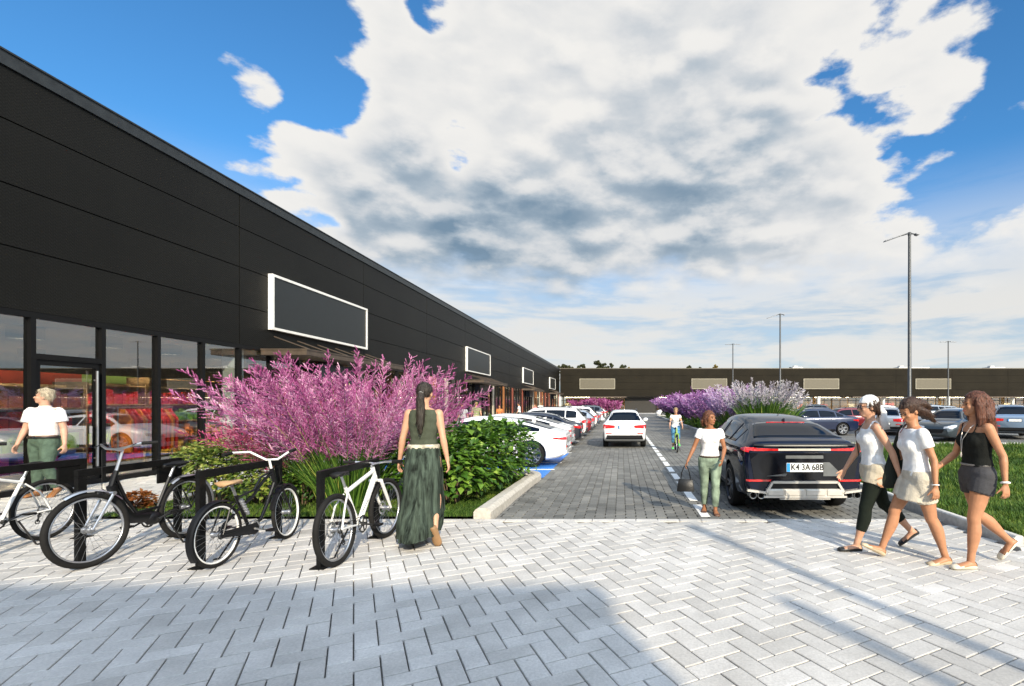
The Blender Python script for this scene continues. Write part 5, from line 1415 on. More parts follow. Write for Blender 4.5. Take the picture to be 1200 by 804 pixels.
# ------------------------------------------------------------------ people
def cloth(name, col, rough=.85, bump=.5, var=.08):
    return mat('cloth_'+name, col, rough, var=var, scale=14, bump=bump, bscale=90, spec=.15)
def skin_mat(name, col): return mat('skin_'+name, col, .5, var=.06, scale=18, spec=.35)
def hair_mat(name, col): return mat('hair_'+name, col, .45, var=.5, scale=40, stretch=(3,3,.25), bump=.9, bscale=60, spec=.4)
class Body:
    """joint positions and limb shapes of a posed figure, in metres; the figure faces +y"""
    def __init__(s, H, pose, male=False, girth=1.0):
        s.H = H; s.male = male; s.g = girth; P = pose
        lean = R(P.get('lean',3)); tw = R(P.get('twist',0)); hy = R(P.get('hip_yaw',0))
        s.U = Vector((0,math.sin(lean),math.cos(lean))); s.F = Vector((0,math.cos(lean),-math.sin(lean))); s.X = Vector((1,0,0))
        q = Quaternion(s.U, tw); s.Xc = q @ s.X; s.Fc = q @ s.F
        hip = Vector((0,0,0)); s.hip = hip; s.legs = {}; s.arms = {}
        hx = (.052 if male else .056)*H
        for k, sx in (('L',-1),('R',1)):
            sw, kn, ab, ft = P['leg'+k]
            h = hip+Vector((sx*hx,0,-.005*H))
            a = R(sw); d = Vector((sx*math.sin(R(ab)), math.sin(a), -math.cos(a))).normalized(); knee = h+d*.245*H
            b = R(sw-kn); d2 = Vector((sx*math.sin(R(ab))*.6, math.sin(b), -math.cos(b))).normalized(); ank = knee+d2*.238*H
            f = R(ft); fd = Vector((sx*.12, math.cos(f), -math.sin(f))).normalized()
            s.legs[k] = dict(h=h, k=knee, a=ank, fd=fd, d=d, d2=d2)
        low = min(min(l['a'].z-.042*H, (l['a']+l['fd']*.105*H).z-.020*H - .012*H) for l in s.legs.values())
        off = Vector((0,0,-low)) if 'z' not in P else Vector((0,0,P['z']))
        s.hip = hip+off
        for l in s.legs.values():
            for k in 'hka': l[k] = l[k]+off
        sh = (.112 if male else .094)*H
        for k, sx in (('L',-1),('R',1)):
            sw, ab, el, inn = P['arm'+k]
            p = s.at(.270)+s.Xc*sx*sh
            d = (s.Xc*sx*math.sin(R(ab))+s.Fc*math.sin(R(sw))-s.U*math.cos(R(sw))*math.cos(R(ab))).normalized()
            e = p+d*.170*H
            # the forearm bends forwards, and inwards by inn
            ax = d.cross(s.Fc); 
            if ax.length < .1: ax = s.Xc.copy()
            ax.normalize(); d2 = Quaternion(ax, R(el)) @ d
            d2 = (d2-s.Xc*sx*math.sin(R(inn))).normalized()
            w = e+d2*.148*H
            s.arms[k] = dict(s=p, e=e, w=w, d=d, d2=d2, sx=sx)
        yaw = R(P.get('head_yaw',0)); pit = R(P.get('head_pitch',0)); rol = R(P.get('head_roll',0))
        s.neck = s.at(.322)+s.F*.004*H
        s.hc = s.at(.405)+s.F*.014*H+s.F*math.sin(pit)*.02*H
        s.M = Quaternion((0,0,1), yaw).to_matrix() @ Quaternion((1,0,0), -pit-lean).to_matrix() @ Quaternion((0,1,0), rol).to_matrix()
    def at(s, rel, side=0, fwd=0):
        t = max(0, min(1, (rel-.05)/.15)); X = s.X.lerp(s.Xc,t); F = s.F.lerp(s.Fc,t)
        return s.hip+s.U*rel*s.H+X*side*s.H+F*fwd*s.H
    RF = [(-.085,.050,.045,.050),(-.05,.088,.060,.066),(-.015,.101,.066,.076),(.02,.098,.064,.072),(.06,.083,.056,.056),(.10,.074,.052,.048),(.145,.080,.058,.052),(.19,.088,.068,.056),(.235,.092,.058,.056),(.268,.092,.046,.050),(.292,.076,.036,.042),(.308,.042,.030,.036)]
    RM = [(-.085,.050,.045,.050),(-.05,.088,.062,.066),(-.015,.098,.070,.070),(.02,.096,.072,.064),(.06,.092,.072,.060),(.10,.090,.070,.058),(.145,.094,.070,.060),(.19,.102,.070,.064),(.235,.110,.064,.062),(.268,.112,.052,.056),(.292,.094,.040,.046),(.308,.050,.034,.040)]
    def torso(s, mb, r0=-9, r1=9, inf=0, n=20, hem=None, rng=None):
        tab = rng or (s.RM if s.male else s.RF)
        rr = [t for t in tab if r0-1e-6 <= t[0] <= r1+1e-6]
        def interp(z):
            for a, b in zip(tab, tab[1:]):
                if a[0] <= z <= b[0]:
                    k = (z-a[0])/(b[0]-a[0]); return tuple(a[i]+(b[i]-a[i])*k for i in range(4))
        if r0 > tab[0][0]: rr = [interp(r0)]+[t for t in rr if t[0] > r0+.004]
        if r1 < tab[-1][0]: rr = [t for t in rr if t[0] < r1-.004]+[interp(r1)]
        rings = []
        for i, (z, w, f, b) in enumerate(rr):
            k = 1+(hem or 0)*max(0,1-i*.6) if hem else 1
            if z < .10: w *= s.g; f *= s.g; b *= s.g
            elif s.g != 1: w *= 1+(s.g-1)*.6; f *= 1+(s.g-1)*.7; b *= 1+(s.g-1)*.5
            rings.append([s.at(z, (w*s.H+inf)*k/s.H*math.copysign(abs(math.cos(a))**.85, math.cos(a)), ((f if math.sin(a) > 0 else b)*s.H+inf)*k/s.H*math.copysign(abs(math.sin(a))**.9, math.sin(a))) for a in [2*PI*j/n for j in range(n)]])
        mb.loft(rings)
        if not s.male and r1 > .19 and r0 < .19:
            for sx in (-1,1): mb.ell(s.at(.198, sx*.043, .040), [s.H*.037+inf*.8]*3, n=12, m=8)
    def leg(s, mb, k, t0=0, t1=2, inf=0, inf1=None, rc=False):
        l = s.legs[k]; H = s.H; m = 1.08 if s.male else 1.0
        prof = [(0,.049,0),(.1,.0545,0),(.25,.0545,0),(.5,.047,.002),(.8,.037,.003),(1.0,.033,.004),(1.1,.032,-.002),(1.3,.0345,-.007),(1.5,.030,-.005),(1.8,.0205,-.001),(2.0,.0195,0)]
        def pos(t):
            p = l['h'].lerp(l['k'], t) if t <= 1 else l['k'].lerp(l['a'], t-1); return p
        def pr(t):
            for a, b in zip(prof, prof[1:]):
                if a[0] <= t <= b[0]:
                    q = (t-a[0])/(b[0]-a[0]); return [a[i]+(b[i]-a[i])*q for i in range(3)]
        ts = [t0]+[p[0] for p in prof if t0+.02 < p[0] < t1-.02]+[t1]
        fwd = l['d2'].cross(Vector((1,0,0))); fwd = -fwd if fwd.y < 0 else fwd
        pts = []; rad = []
        for t in ts:
            _, r, o = pr(t); i_ = inf if inf1 is None else inf+(inf1-inf)*(t-t0)/(t1-t0)
            pts.append(pos(t)+fwd.normalized()*o*H); rr = r*H*m*(s.g if t < 1 else 1)**.6+i_; rad.append((rr*.96, rr*1.04))
        mb.tube(pts, rad, 16, side=(1,0,0), round_caps=rc)
        if t0 == 0 and not rc: mb.ell(l['h'], [.055*H*s.g**.6+inf]*3, n=14, m=10)
    def foot(s, mb, k, inf=0, sole=0, only=None, heel=True):
        l = s.legs[k]; H = s.H; a = l['a']; f = l['fd']; sd = Vector((1,0,0)); u = sd.cross(f).normalized(); sd = f.cross(u)
        R0 = [(-.032,.012,.004,-.040,-.012),(-.026,.018,.004,-.043,-.005),(0,.0215,.004,-.043,.004),(.03,.022,.004,-.043,-.004),(.06,.025,.003,-.043,-.014),(.085,.027,.002,-.043,-.021),(.105,.024,.001,-.043,-.026),(.118,.014,0,-.042,-.032)]
        rings = []
        for y, w, o, zb, zt in R0:
            c = a+f*y*H; zc = (zb+zt)/2*H; hz = (zt-zb)/2*H+inf
            rings.append([c+sd*((w*H+inf)*math.cos(q))+u*(zc+hz*math.sin(q)) for q in [2*PI*j/14 for j in range(14)]])
        mb.loft(rings)
        if sole:
            pass
    def arm(s, mb, k, t0=0, t1=2, inf=0, inf1=None, rc=False):
        A = s.arms[k]; H = s.H; m = 1.22 if s.male else 1.0
        prof = [(0,.0300),(.15,.0285),(.4,.0255),(.75,.0215),(1.0,.0205),(1.2,.0215),(1.5,.0180),(1.85,.0138),(2.0,.0130)]
        def pr(t):
            for a, b in zip(prof, prof[1:]):
                if a[0] <= t <= b[0]: return a[1]+(b[1]-a[1])*(t-a[0])/(b[0]-a[0])
        ts = [t0]+[p[0] for p in prof if t0+.02 < p[0] < t1-.02]+[t1]; pts = []; rad = []
        for t in ts:
            pts.append(A['s'].lerp(A['e'], t) if t <= 1 else A['e'].lerp(A['w'], t-1)); i_ = inf if inf1 is None else inf+(inf1-inf)*(t-t0)/(t1-t0)
            rad.append(pr(t)*H*m+i_)
        mb.tube(pts, rad, 14, round_caps=rc)
        if t0 == 0 and not rc: mb.ell(A['s'], [.0285*H*(1.08 if s.male else 1)+inf*.8]*3, n=14, m=10)
    def hand(s, mb, k, curl=25):
        A = s.arms[k]; H = s.H; d = A['d2'].normalized(); m = (-s.Xc*A['sx']); m = (m-d*m.dot(d)).normalized(); sd = d.cross(m).normalized()
        if sd.y < 0: sd = -sd      # towards the front: thumb side
        q = H/1.7*(1.12 if s.male else 1)
        w = A['w']
        mb.tube([w-d*.01, w+d*.02*q, w+d*.05*q, w+d*.085*q], [(.021*q,.015*q),(.028*q,.015*q),(.037*q,.0145*q),(.036*q,.011*q)], 12, side=sd, round_caps=True)
        def fing(p, dd, ln, r, c):
            ax = dd.cross(m).normalized(); pts = [p]; cur = dd
            for L, cc in ((.42,c*.6),(.33,c*1.1),(.25,c*.9)):
                cur = Quaternion(ax, R(cc)) @ cur; pts.append(pts[-1]+cur*ln*L)
            mb.tube(pts, [r,r*.95,r*.88,r*.75], 8, round_caps=True)
        for i, (o, ln, fa) in enumerate(((.027,.070,9),(.009,.078,3),(-.009,.073,-3),(-.026,.058,-10))):
            dd = (d*math.cos(R(fa))+sd*math.sin(R(fa))).normalized()
            fing(w+d*.078*q+sd*o*q, dd, ln*q, .0083*q, curl)
        td = (d*.72+sd*.58+m*.38).normalized(); mb.tube([w+d*.02*q+sd*.018*q, w+d*.045*q+sd*.034*q+m*.008*q, w+d*.045*q+sd*.034*q+m*.008*q+td*.030*q, w+d*.05*q+sd*.036*q+m*.012*q+td*.055*q], [.012*q,.0115*q,.0095*q,.0075*q], 8, round_caps=True)
    def hp(s, x, y, z): return s.hc+s.M @ Vector((x*s.H,y*s.H,z*s.H))
    def head(s, mb):
        H = s.H; M = s.M
        E = lambda x,y,z,a,b,c: mb.ell(s.hp(x,y,z), (a*H,b*H,c*H), mx=M, n=18, m=12)
        E(0,-.008,.012,.0455,.056,.0525); E(0,.010,-.018,.0385,.043,.050); E(0,.028,-.054,.021,.020,.014)
        E(0,-.004,-.040,.035,.036,.025)
        for sx in (-1,1):
            E(sx*.020,.036,-.018,.014,.012,.012); E(sx*.046,-.006,-.010,.005,.011,.017); E(sx*.017,.046,.010,.014,.006,.004)
        mb.tube([s.hp(0,.047,.008),s.hp(0,.054,-.008),s.hp(0,.0605,-.020)], [.005*H,.006*H,.0075*H], 10, round_caps=True)
        E(0,.048,-.0375,.014,.007,.0035); E(0,.0465,-.0435,.012,.007,.004)
        mb.tube([s.at(.285,0,-.006), s.neck, s.hp(0,-.010,-.035)], [.040*H,.0315*H*(1.15 if s.male else 1),.031*H*(1.15 if s.male else 1)], 14, round_caps=True)
def person(label, loc, rz, H, pose, skin, male=False, girth=1.0, group=None, detail=.0065, curl=(25,25)):
    t = thing('person', label, 'person', loc, rz, group)
    b = Body(H, pose, male, girth); b.t = t
    mb = MB(); b.torso(mb)
    for i, k in enumerate('LR'):
        b.leg(mb, k, rc=True); b.foot(mb, k); b.arm(mb, k, rc=True)
        if curl is not None: b.hand(mb, k, curl[i])
    b.head(mb)
    me = remesh(mb, detail*H/1.7, 3, .5)
    link('body', me, skin, t, smooth=True)
    if detail < .012:
        dk = mat('eye_dark', (.03,.018,.012), .2)
        for sx in (-1,1):
            m = MB(); m.ell(b.hp(sx*.0175,.0475,-.002), (.0078*H,.0045*H,.0042*H), mx=b.M, n=10, m=6); m.build('eye', dk, t, smooth=True)
            m = MB(); m.tube([b.hp(sx*.010,.0515,.0115), b.hp(sx*.018,.0515,.0145), b.hp(sx*.027,.045,.012)], .0022*H, 6); m.build('eyebrow', mat('brow', (.06,.035,.02), .7), t)
        m = MB(); m.tube([b.hp(-.013,.0495,-.039), b.hp(0,.0553,-.0400), b.hp(.013,.0495,-.039)], [.0015*H,.0032*H,.0015*H], 6); m.build('mouth', mat('lip', (.42,.10,.09), .45), t)
    return t, b
def garment(b, name, m, fn, voxel=.009, smooth=3, wr=.005, seed=0, ws=9.0, zst=.6):
    mb = MB(); fn(mb); me = remesh(mb, voxel*b.H/1.7, smooth, .5)
    if wr:
        co = [0.0]*(3*len(me.vertices)); nm = []
        for v in me.vertices:
            p = v.co; k = noise.noise((p.x*ws+seed, p.y*ws, p.z*ws*zst+seed))+.6*noise.noise((p.x*ws*2.3, p.y*ws*2.3+seed, p.z*ws*1.5+p.x*8))
            nm.append(p+v.normal*(k*wr))
        for v, p in zip(me.vertices, nm): v.co = p
    return link(name, me, m, b.t, smooth=True)
def hair(b, m, locks, capr=(.052,.062,.060), capc=(0,-.013,.018), seed=0, front=None, wr=.006, name='hair', voxel=.007, flow=(0,-.35,-1), nstr=520):
    """skull cap plus locks: each lock is a list of head-frame points (fractions of the height) and radii"""
    mb = MB(); H = b.H
    mb.ell(b.hp(*capc), tuple(x*H for x in capr), mx=b.M, n=20, m=12)
    for pts, rad in locks:
        mb.tube([b.hp(*p) for p in pts], [r*H if not isinstance(r,tuple) else (r[0]*H,r[1]*H) for r in rad], 10, side=b.M @ Vector((1,0,0)), round_caps=True)
    me = remesh(mb, voxel*H/1.7, 2, .5)
    # keep the face free: drop the part of the cap in front of the brow line
    bm = bmesh.new(); bm.from_mesh(me); Mi = b.M.inverted(); kill = []
    for f in bm.faces:
        q = Mi @ (f.calc_center_median()-b.hc)/H
        if front and front(q.x,q.y,q.z): kill.append(f)
    bmesh.ops.delete(bm, geom=kill, context='FACES')
    for v in bm.verts:
        q = Mi @ (v.co-b.hc)
        k = noise.noise((q.x*60+seed, q.y*60, q.z*9+seed))+.6*noise.noise((q.x*25+q.z*14, q.y*25+seed, q.z*12))
        v.co += v.normal*k*wr
    # loose strands lying along the flow of the hair
    rn = random.Random(seed); U = b.M @ Vector(flow); bm.faces.ensure_lookup_table(); fl = list(bm.faces)
    for _ in range(nstr):
        f = rn.choice(fl); n = f.normal.copy(); c = f.calc_center_median(); d = U-n*U.dot(n)
        if d.length < .15: continue
        d.normalize(); s_ = n.cross(d)*(.0022*H/1.7); d = (d+n.cross(d)*rn.gauss(0,.22)).normalized(); L_ = rn.uniform(.03,.09)*H/1.7
        q = [c-n*.002, c+d*L_*.5+n*rn.uniform(.002,.006), c+d*L_+n*rn.uniform(-.002,.009)]
        v = [bm.verts.new(x) for x in (q[0]-s_,q[0]+s_,q[1]+s_,q[1]-s_,q[2])]; bm.faces.new(v[:4]); bm.faces.new((v[3],v[2],v[4]))
    bm.to_mesh(me); bm.free()
    return link(name, me, m, b.t, smooth=True)
face_front = lambda x,y,z: y > .028-.35*max(0,-z-.0) and z < .036 and abs(x) < .060 and y > -.002+abs(x)*.25
def shoe(b, k, m, low=True, name='shoe'):
    def fn(mb): b.foot(mb, k, .006)
    g_ = MB(); b.foot(g_, k, .0055*b.H/1.7)
    o = g_.build(name, m, b.t, smooth=True, fix=True)
    l = b.legs[k]; H = b.H; f = l['fd']; u = Vector((1,0,0)).cross(f).normalized()
    if low:
        # cut the upper away: a flat shoe open over the instep
        bm = bmesh.new(); bm.from_mesh(o.data); kill = [fc for fc in bm.faces if len(fc.verts) == 4 and (fc.calc_center_median()-l['a']).dot(u) > -.022*H and -.016*H < (fc.calc_center_median()-l['a']).dot(f) < .080*H]
        bmesh.ops.delete(bm, geom=kill, context='FACES'); bm.to_mesh(o.data); bm.free()
    return o
def band(b, name, c, ax, r, th, m, n=20, flat=1):
    mb = MB(); q = Vector(ax).to_track_quat('Z','Y'); pts = [Vector(c)+q @ Vector((r*math.cos(2*PI*i/n), r*math.sin(2*PI*i/n)*flat, 0)) for i in range(n)]
    mb.tube(pts, th, 6, closed=True); return mb.build(name, m, b.t, smooth=True)
def strap(b, name, pts, w, m, side=(0,1,0)):
    mb = MB(); mb.tube(pts, [(w,.003)]*len(pts), 8, side=side); return mb.build(name, m, b.t, smooth=True)

def people():
    sk = skin_mat('fair', (.52,.285,.18)); sk2 = skin_mat('tan', (.42,.20,.105)); sk3 = skin_mat('brown', (.29,.125,.06))
    whiteT = cloth('white', (.80,.79,.77)); whiteR = cloth('ribbed', (.78,.77,.75), bump=.6)
    brown = hair_mat('dark_brown', (.045,.022,.013)); auburn = hair_mat('auburn', (.10,.035,.018)); redb = hair_mat('red_brown', (.12,.045,.022)); blond = hair_mat('blond', (.30,.21,.10)); dkgreen = hair_mat('black_brown', (.028,.022,.016))
    # ---------- woman with the white headscarf
    t, b = person('woman with a white headscarf and sunglasses in a white vest and black leggings', (2.78,5.55,0), R(84), 1.71,
        dict(lean=3, legL=(16,2,1,-2), legR=(-22,22,1,38), armR=(19,8,14,4), armL=(-24,11,14,0), head_yaw=4, head_pitch=2), sk)
    garment(b, 'vest', whiteR, lambda mb: (b.torso(mb,.015,.262,.012), [mb.tube([b.at(.25,sx*.058,.040),b.at(.305,sx*.062,.012),b.at(.312,sx*.062,-.008),b.at(.25,sx*.058,-.048)],[.016,.013,.013,.016],8) for sx in (1,-1)]), wr=.005, seed=1)
    garment(b, 'shorts', cloth('khaki', (.47,.41,.31)), lambda mb: (b.torso(mb,-.085,.035,.020), [b.leg(mb,k,0,.36,.020,.024) for k in 'LR']), wr=.006, seed=2)
    garment(b, 'leggings', cloth('black', (.010,.014,.010)), lambda mb: (b.torso(mb,-.085,-.02,.010), [b.leg(mb,k,0,1.62,.009,.008) for k in 'LR']), wr=.002, seed=3)
    for k in 'LR': shoe(b, k, mat('shoe_black', (.015,.015,.015), .4))
    hair(b, brown, [([(0,-.05,.0),(0,-.062,-.03)],[.03,.02])], front=lambda x,y,z: z > .040 or (y > .012 and z < .04), seed=4)
    sc_ = mat('scarf_white', (.80,.79,.76), .8, bump=.4, bscale=40)
    mb = MB(); mb.ell(b.hp(0,-.013,.020), (.0525*b.H,.0625*b.H,.0555*b.H), mx=b.M, n=20, m=12)
    me = remesh(mb, .007, 1); bm = bmesh.new(); bm.from_mesh(me); Mi = b.M.inverted()
    kill = [f for f in bm.faces if (lambda q: q.z < .020-.45*q.y-.02)((Mi @ (f.calc_center_median()-b.hc))/b.H) or (lambda q: q.z < .026 and q.y > .02)((Mi @ (f.calc_center_median()-b.hc))/b.H)]
    bmesh.ops.delete(bm, geom=kill, context='FACES')
    for v in bm.verts: v.co += v.normal*.004*noise.noise(v.co*30)
    bm.to_mesh(me); bm.free(); link('headscarf', me, sc_, t, smooth=True)
    mb = MB()
    for sx, ln in ((.010,-.135),(-.014,-.155)):
        mb.tube([b.hp(sx,-.070,.000),b.hp(sx*1.6,-.088,-.045),b.hp(sx*2.2,-.078,-.09),b.hp(sx*2.5,-.085,ln)], [(.016,.006),(.030,.008),(.040,.008),(.044,.005)], 10, side=b.M @ Vector((.5,1,0)))
    mb.ell(b.hp(0,-.073,.0), (.022,.018,.022)); mb.build('scarf_tail', sc_, t, smooth=True)
    mb = MB()
    for sx in (-1,1):
        mb.ell(b.hp(sx*.0185,.0525,-.003), (.0165*b.H,.006*b.H,.0135*b.H), mx=b.M, n=14, m=8); mb.tube([b.hp(sx*.033,.046,.003), b.hp(sx*.046,.030,.003), b.hp(sx*.049,-.004,.001)], .0035, 6)
    mb.tube([b.hp(-.006,.058,0), b.hp(.006,.058,0)], .003, 6); mb.build('sunglasses', mat('sunglass', (.035,.012,.012), .08, coat=1), t, smooth=True)
    strap(b, 'bag_strap', [b.at(.315,.055,.0),b.at(.24,.075,.075),b.at(.08,.10,.05)], .007, mat('strap_dark', (.05,.03,.02), .6))
    # ---------- woman in the middle, white T-shirt
    t, b = person('woman in a white T-shirt and beige skirt looking down, dark hair blowing behind her', (3.02,5.14,0), R(88), 1.67,
        dict(lean=4, legR=(25,6,1,-26), legL=(-13,6,1,4), armL=(-14,9,20,0), armR=(10,10,30,6), head_yaw=18, head_pitch=22), sk2)
    garment(b, 'tshirt', whiteT, lambda mb: (b.torso(mb,.012,.296,.013), [b.arm(mb,k,0,.52,.013,.018) for k in 'LR']), wr=.006, seed=5)
    def skirt(mb):
        b.torso(mb,-.03,.045,.016)
        l, r = b.legs['L'], b.legs['R']; 
        for q in 'LR': b.leg(mb,q,0,.60,.018,.020)
        c = (l['h'].lerp(l['k'],.62)+r['h'].lerp(r['k'],.62))/2
        mb.tube([b.at(-.03), c], [(.098*b.H,.082*b.H),(.098*b.H,.104*b.H)], 18, side=(1,0,0))
    garment(b, 'skirt', cloth('beige', (.52,.47,.38)), skirt, wr=.005, seed=6)
    for k in 'LR': shoe(b, k, mat('shoe_cream', (.62,.50,.33), .5))
    hair(b, brown, [([(0,-.04,.035),(.0,-.075,.012),(.01,-.115,-.035),(.012,-.150,-.095)],[.040,.038,.030,.012]),([(.03,-.03,.0),(.035,-.07,-.04),(.03,-.12,-.08),(.03,-.135,-.12)],[.022,.026,.022,.01]),([(-.03,-.03,.0),(-.035,-.065,-.04),(-.025,-.105,-.09),(-.02,-.13,-.135)],[.022,.026,.022,.01]),([(-.02,-.06,.02),(-.01,-.11,-.01),(0,-.155,-.055)],[.03,.026,.010])], front=face_front, seed=7, flow=(0,-1,-.55))
    band(b, 'bracelet', b.arms['L']['w']-b.arms['L']['d2']*.015, b.arms['L']['d2'], .030, .006, mat('bracelet_white', (.8,.78,.74), .4))
    strap(b, 'camisole_strap', [b.at(.318,.056,-.012),b.at(.322,.058,.012),b.at(.27,.062,.052)], .005, mat('strap_red', (.25,.03,.03), .6), side=(1,0,0))
    # her bag hangs beside her: a thing of its own
    bag = thing('shoulder_bag', 'slouchy black green shoulder bag hanging on the middle woman', 'bag', (3.02,5.14,0), R(88))
    mb = MB(); sx = .125
    mb.loft([[b.at(z, sx/1.0+w_*math.cos(a)*.45, y0+w2*math.sin(a)) for a in [2*PI*i/18 for i in range(18)]] for z, w_, w2, y0 in ((-.085,.02,.06,.065),(-.075,.05,.095,.065),(-.03,.06,.10,.06),(.04,.055,.085,.055),(.12,.045,.055,.05),(.19,.03,.028,.045),(.25,.012,.014,.035),(.315,.008,.010,.005))])
    me = remesh(mb, .009, 3)
    for v in me.vertices: v.co += v.normal*.010*noise.noise((v.co.x*9,v.co.y*9,v.co.z*5))
    link('pouch', me, cloth('bag_black', (.018,.022,.016), .6), bag, smooth=True)
    mb = MB(); mb.tube([b.at(.25,.125,.035),b.at(.318,.075,.006),b.at(.318,.070,-.012),b.at(.22,.115,-.055),b.at(.05,.14,-.01)], [(.014,.004)]*5, 8, side=(0,1,0)); mb.build('strap', MATS['cloth_bag_black'], bag, smooth=True)
    # ---------- woman on the right, black top
    t, b = person('woman in a black camisole and dark denim shorts with long auburn hair', (3.52,4.98,0), R(90), 1.72,
        dict(lean=1, legL=(13,8,0,-3), legR=(-12,38,1,48), armL=(-20,10,24,0), armR=(14,10,40,8), head_yaw=-8, head_pitch=-2), sk2)
    blk = cloth('black_top', (.008,.009,.008))
    garment(b, 'camisole', blk, lambda mb: (b.torso(mb,.055,.245,.016,hem=.05), [mb.tube([b.at(.235,sx*.05,.055),b.at(.292,sx*.060,.036),b.at(.306,sx*.060,.005),b.at(.24,sx*.05,-.05)],[.010,.006,.006,.010],8) for sx in (1,-1)]), wr=.006, seed=8)
    garment(b, 'shorts', cloth('denim_grey', (.055,.055,.06)), lambda mb: (b.torso(mb,-.085,.062,.011), [b.leg(mb,k,0,.40,.013,.022) for k in 'LR']), wr=.004, seed=9)
    for k in 'LR': shoe(b, k, mat('shoe_ivory', (.70,.64,.50), .5))
    hair(b, auburn, [([(0,-.035,.045),(0,-.07,.0),(0,-.075,-.06),(.0,-.07,-.15),(.0,-.062,-.20)],[(.050,.03),(.055,.034),(.052,.032),(.045,.026),(.02,.01)]),
        ([(-.038,.004,.03),(-.052,-.004,-.02),(-.054,-.012,-.08),(-.050,-.012,-.15),(-.046,-.01,-.19)],[.020,.022,.024,.022,.008]),([(.038,.004,.03),(.052,-.006,-.02),(.054,-.016,-.08),(.050,-.02,-.15)],[.020,.022,.022,.01]),([(-.03,-.05,0),(-.055,-.055,-.08),(-.05,-.075,-.16),(-.035,-.09,-.21)],[.03,.03,.026,.008])], front=lambda x,y,z: face_front(x,y,z) and abs(x) < .046, seed=10)
    band(b, 'bracelet', b.arms['L']['w']-b.arms['L']['d2']*.012, b.arms['L']['d2'], .032, .010, MATS['bracelet_white'])
    mb = MB(); mb.tube([b.at(.315,-.035,.0),b.at(.27,-.030,.056),b.at(.20,-.006,.086),b.at(.12,0,.088)], .0035, 5); mb.tube([b.at(.315,.035,.0),b.at(.27,.030,.056),b.at(.20,.006,.086),b.at(.12,0,.088)], .0035, 5); mb.ell(b.at(.115,0,.09), (.008,.008,.025)); mb.build('necklace', mat('necklace', (.55,.50,.45), .35, metal=.5), t)
    mb = MB(); mb.tube([b.at(.060,x,f) for x,f in [(.089*math.cos(a),(.068 if math.sin(a)>0 else .066)*math.sin(a)) for a in [2*PI*i/24 for i in range(24)]]], .010, 6, closed=True); mb.build('belt', mat('belt_grey', (.16,.15,.14), .5), t)
    bag = thing('handbag', 'soft black bag held at the far side of the woman in the black camisole', 'bag', (3.52,4.98,0), R(90))
    w = b.arms['R']['w']+b.arms['R']['d2']*.07
    mb = MB(); mb.loft([[w+Vector((.02+a_*math.cos(q),.02+b_*math.sin(q),z)) for q in [2*PI*i/16 for i in range(16)]] for z,a_,b_ in ((-.25,.03,.05),(-.235,.055,.105),(-.15,.065,.125),(-.06,.05,.105),(-.01,.025,.075),(.01,.01,.04))]); me = remesh(mb,.009,3)
    for v in me.vertices: v.co += v.normal*.012*noise.noise((v.co.x*10,v.co.y*10,v.co.z*7))
    link('pouch', me, MATS['cloth_bag_black'], bag, smooth=True)
    mb = MB(); mb.tube([w+Vector((.02,-.05,-.02)), w+Vector((.01,-.02,.03)), w+Vector((.01,.03,.03)), w+Vector((.02,.07,-.02))], .006, 6); mb.build('handle', MATS['cloth_bag_black'], bag)
    # ---------- woman in green walking away
    t, b = person('ponytailed woman seen from behind in a green sleeveless top and long dark skirt', (-2.27,5.78,0), R(5), 1.74,
        dict(lean=2, legL=(7,4,1,0), legR=(0,27,7,62), armL=(-2,13,14,2), armR=(-6,12,12,2), head_yaw=0, head_pitch=6), sk)
    gt = cloth('green', (.060,.070,.048)); gs = mat('cloth_dark_green', (.040,.055,.042), .85, var=.5, scale=26, stretch=(1,1,.10), bump=.6, bscale=60, spec=.15)
    garment(b, 'top', gt, lambda mb: b.torso(mb,.045,.294,.013), wr=.006, seed=11, ws=12, zst=1.6)
    n = 88; rings = []; Z0 = .05; c0 = b.at(Z0); H = b.H
    zb = .11; zs = [b.at(Z0).z+(zb-b.at(Z0).z)*i/26 for i in range(27)]
    for i, z in enumerate(zs):
        f = i/26; w = .088*H+.016+.034*min(1,f*5)+(.065*max(0,f-.45)); dp = .072*H+.016+.045*min(1,f*5)+.15*max(0,f-.25)
        amp = .005+.018*f; dx = -.06*max(0,f-.5); tier = .008*(1 if (int(f*4.2) % 2) else 0)
        rings.append([Vector((c0.x+dx+(w+tier+amp*math.sin(15*a+2.2*noise.noise((a*2,f*1.5,0))*3)+.018*f*noise.noise((math.cos(a)*2.2,math.sin(a)*2.2,f*4)))*math.cos(a), c0.y+(dp+tier+(.17*f*max(0,math.cos(a+1.05)) if math.sin(a) < 0 else 0)+amp*math.sin(15*a+2.2*noise.noise((a*2,f*1.5,0))*3))*math.sin(a)-.02*f, z+.03*f*noise.noise((math.cos(a)*1.5,math.sin(a)*1.5,5))+(.05 if f == 1 and 0 else 0))) for a in [2*PI*j/n for j in range(n)]])
    mb = MB(); mb.loft(rings, caps=False)
    # lift the hem over the raised heel
    for j, p in enumerate(mb.v):
        if p[0] > .03 and p[2] < .34 : mb.v[j] = (p[0]*.92, p[1], p[2]+(.34-p[2])*.10*min(1,(p[0]-.03)/.07))
    mb.build('skirt', gs, t, smooth=True)
    mb = MB(); mb.tube([b.at(.052,x,f) for x,f in [(.0985*math.cos(a),(.078 if math.sin(a)>0 else .078)*math.sin(a)) for a in [2*PI*i/28 for i in range(28)]]], [(.028,.008)]*28, 8, side=(0,0,1), closed=True); mb.build('waistband', cloth('cream_band', (.50,.46,.36), bump=.8, var=.3), t, smooth=True)
    for k in 'LR': shoe(b, k, mat('sandal', (.26,.15,.07), .6), name='sandal')
